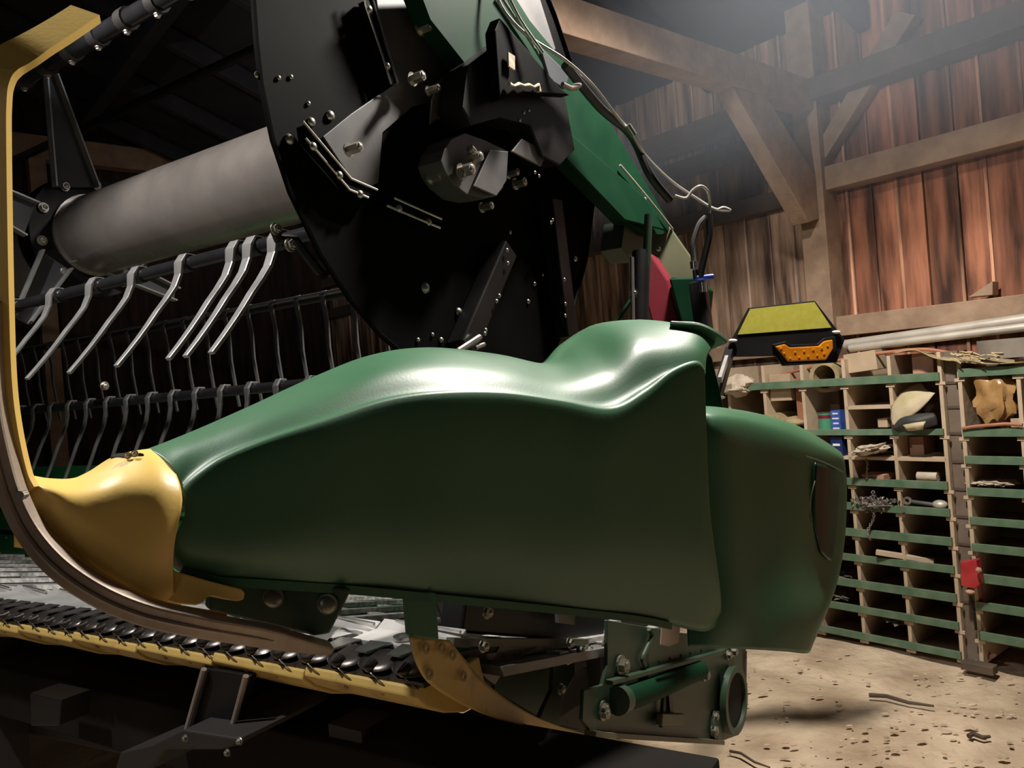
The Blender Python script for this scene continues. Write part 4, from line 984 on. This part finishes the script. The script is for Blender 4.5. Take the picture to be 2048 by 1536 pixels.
for x, y in [(1562, 697), (1568, 707), (1580, 717), (1598, 715), (1616, 713), (1634, 711), (1648, 708), (1655, 692), (1590, 705), (1608, 703), (1626, 700), (1643, 697)]:
    bb = B(); bb.dome(at(x, y, TS - .0235), -CD, .007, .0035, 4, 2); bb.build('light_cell', 'amber', MP)
bb = B(); bb.cyl(at(1455, 722, TS), at(1455, 712, TS) - at(1455, 722, TS), .012, .01, 8); bb.build('clip', 'steel', MP)
for x, y in ((1466, 681), (1673, 664)): bb = B(); bb.blob(at(x, y, TS - .01), CR * .016, CD * .008, CU * .006, 1, .1); bb.build('clip', 'white', MP, smooth=True)
bb = B(); bb.beam(at(1455, 712, TS - .01), at(1440, 760, TS - .3), .012, .02); bb.build('support_rod', 'cable', MP)
bb = B(); bb.beam(at(1460, 700, TS + .02), at(1432, 800, TS - .25), .03, .03); bb.build('support_post', 'black', MP)
bb = B(); bb.blob(at(1440, 795, TS - .35), CR * .018, CD * .01, CU * .006, 1, .3); bb.build('clip', 'steel', MP, smooth=True)

# ================================================================== TRAILER
TB = hp(1.5, 1.25, 0); TB.z = 0
TR = thing('header_trailer', TB, 'black steel trailer beam and cross members carrying the header', 'trailer')
ztr = zat(0, 1262, 1.2); zt_ = zL(1.5) - .095
pA = ha(0, 1262, 1.36); pB = ha(1440, 1514, 1.36); dd = (pB - pA); pA = pA - dd * 3
bb = B(); bb.prism([pA, pA - A0 * .16 - Z * .012, pA - A0 * .18 - Z * .03, pA - A0 * .18 - Z * .19, pA - Z * .19], pB - pA)
bb.build('main_beam', 'trailerblack', TR, bevel=.006)
# second lower rail
bb = B(); p = ha(0, 1410, 1.35); q = ha(360, 1478, 1.35)
d = (q - p); bb.beam(p - d * 2, q + d * .8, .12, .09); bb.build('lower_rail', 'blackm', TR, bevel=.004)
for (x0, y0, x1, y1) in ((408, 1338, 372, 1465), (492, 1352, 458, 1482)):
    bb = B(); bb.tube([ha(x0, y0, 1.06), ha(x1, y1, 1.06)], .0065, 8); bb.build('strap_bar', 'taupe', TR, smooth=True)
bb = B(); bb.prism([ha(x, y, 1.07) for x, y in [(400, 1335), (500, 1352), (465, 1475), (365, 1462)]], A0 * .02); bb.build('clamp_plate', 'black', TR, bevel=.003)
bb = B(); bb.prism([ha(x, y, 1.05) for x, y in [(60, 1386), (122, 1400), (118, 1452), (62, 1452)]], A0 * .08); bb.build('rubber_pad', 'black', TR, bevel=.003)
bb = B(); bb.prism([ha(x, y, 1.0) for x, y in [(365, 1460), (480, 1478), (470, 1492), (440, 1500), (330, 1500), (300, 1540), (230, 1540), (240, 1505), (300, 1492)]], A0 * .25); bb.build('support_bracket', 'blackm', TR, bevel=.004)
for x, y in ((456, 1505), (372, 1476), (480, 1482)): bolt(TR, ha(x, y, .99), -A0, .006, 'boltdull')
# support legs down to the floor
for L in (1.3, 3.0, 5.0):
    bb = B(); q = hp(L, 1.24, 0); bb.beam(V((q.x, q.y, 0)), V((q.x, q.y, CZ + zt_ - .1)), .10, .10, HL); bb.build('leg', 'blackm', TR)
    bb = B(); q = hp(L, 2.2, 0); bb.beam(V((q.x, q.y, 0)), V((q.x, q.y, CZ - .86)), .10, .10, HL); bb.build('leg', 'blackm', TR)
    bb = B(); bb.beam(hp(L, 1.2, zt_ - .28), hp(L, 2.3, -.95), .1, .1); bb.build('cross_member', 'blackm', TR)

# ================================================================== LIGHT
def spot(name, loc, aim, power, size, ang, blend, color):
    l = bpy.data.lights.new(name, 'SPOT'); l.energy = power; l.shadow_soft_size = size; l.spot_size = math.radians(ang); l.spot_blend = blend; l.color = color
    o = bpy.data.objects.new(name, l); COL.objects.link(o); o.location = loc; o.rotation_euler = (aim - loc).to_track_quat('-Z', 'Y').to_euler(); return o
def point(name, loc, power, size, color):
    l = bpy.data.lights.new(name, 'POINT'); l.energy = power; l.shadow_soft_size = size; l.color = color
    o = bpy.data.objects.new(name, l); COL.objects.link(o); o.location = loc; return o
LP = V((.90, 2.42, 3.42))
print('LP', LP, 'zc', zc)
spot('barn_lamp', LP, LP - Z, 460, .09, 140, .6, (1, .93, .84))
point('lamp_glow', LP + Z * .1, 7, .06, (.85, .9, 1))
point('nose_fill', CAM + V((-2.2, -1.6, 1.0)), 11, .25, (1, .93, .84))  # unseen fill added behind camera-left to lift the nose and shield side
LP2 = hp(2.1, .22, 1.6)
spot('front_lamp', LP2, LP2 - Z * .7 + A0 * .8, 190, .05, 150, .5, (1, .96, .92))
# thin scatter volume added to imitate the lamp's lens flare veil
hz1 = zr - .06; bb = B(); bb.box(wp(-1.2, hz1 - .55, .70), WD * 2.2, Z * .55, WN * 1.05)
print('haze z', hz1 - 1.1, hz1)
hm = bpy.data.materials.new('haze'); hm.use_nodes = True; nt_ = hm.node_tree; nt_.nodes.clear()
vs_ = nt_.nodes.new('ShaderNodeVolumeScatter'); vs_.inputs[0].default_value = (.75, .85, 1, 1); vs_.inputs[1].default_value = .085; vs_.inputs[2].default_value = .3
mo = nt_.nodes.new('ShaderNodeOutputMaterial'); nt_.links.new(vs_.outputs[0], mo.inputs['Volume'])
tag(bb.build('flare_veil', hm), 'bluish veil imitating lens flare, under the roof in the upper right corner', 'haze', kind='stuff')
w = bpy.data.worlds.new('world'); SC.world = w; w.use_nodes = True
w.node_tree.nodes['Background'].inputs[0].default_value = (.5, .6, .8, 1); w.node_tree.nodes['Background'].inputs[1].default_value = .014
SC.view_settings.view_transform = 'Standard'; SC.view_settings.look = 'None'; SC.view_settings.gamma = 1; SC.view_settings.use_curve_mapping = False
SC.view_settings.exposure = 0.0

GROUPS = {'pigeonhole_shelf': 'pigeonhole shelves along the barn wall', 'carton': 'cartons in and on the shelves', 'can': 'cans in the shelf',
          'pipe': 'pipes above the shelves', 'stick': 'sticks on the dirt floor', 'scrap_heap': 'scrap heaps in the shelf cells', 'hanging_chain': 'chains hanging in the shelf'}
for o in list(bpy.data.objects):
    b_n = o.name.split('.')[0]
    if o.parent is None and b_n in GROUPS: o['group'] = GROUPS[b_n]
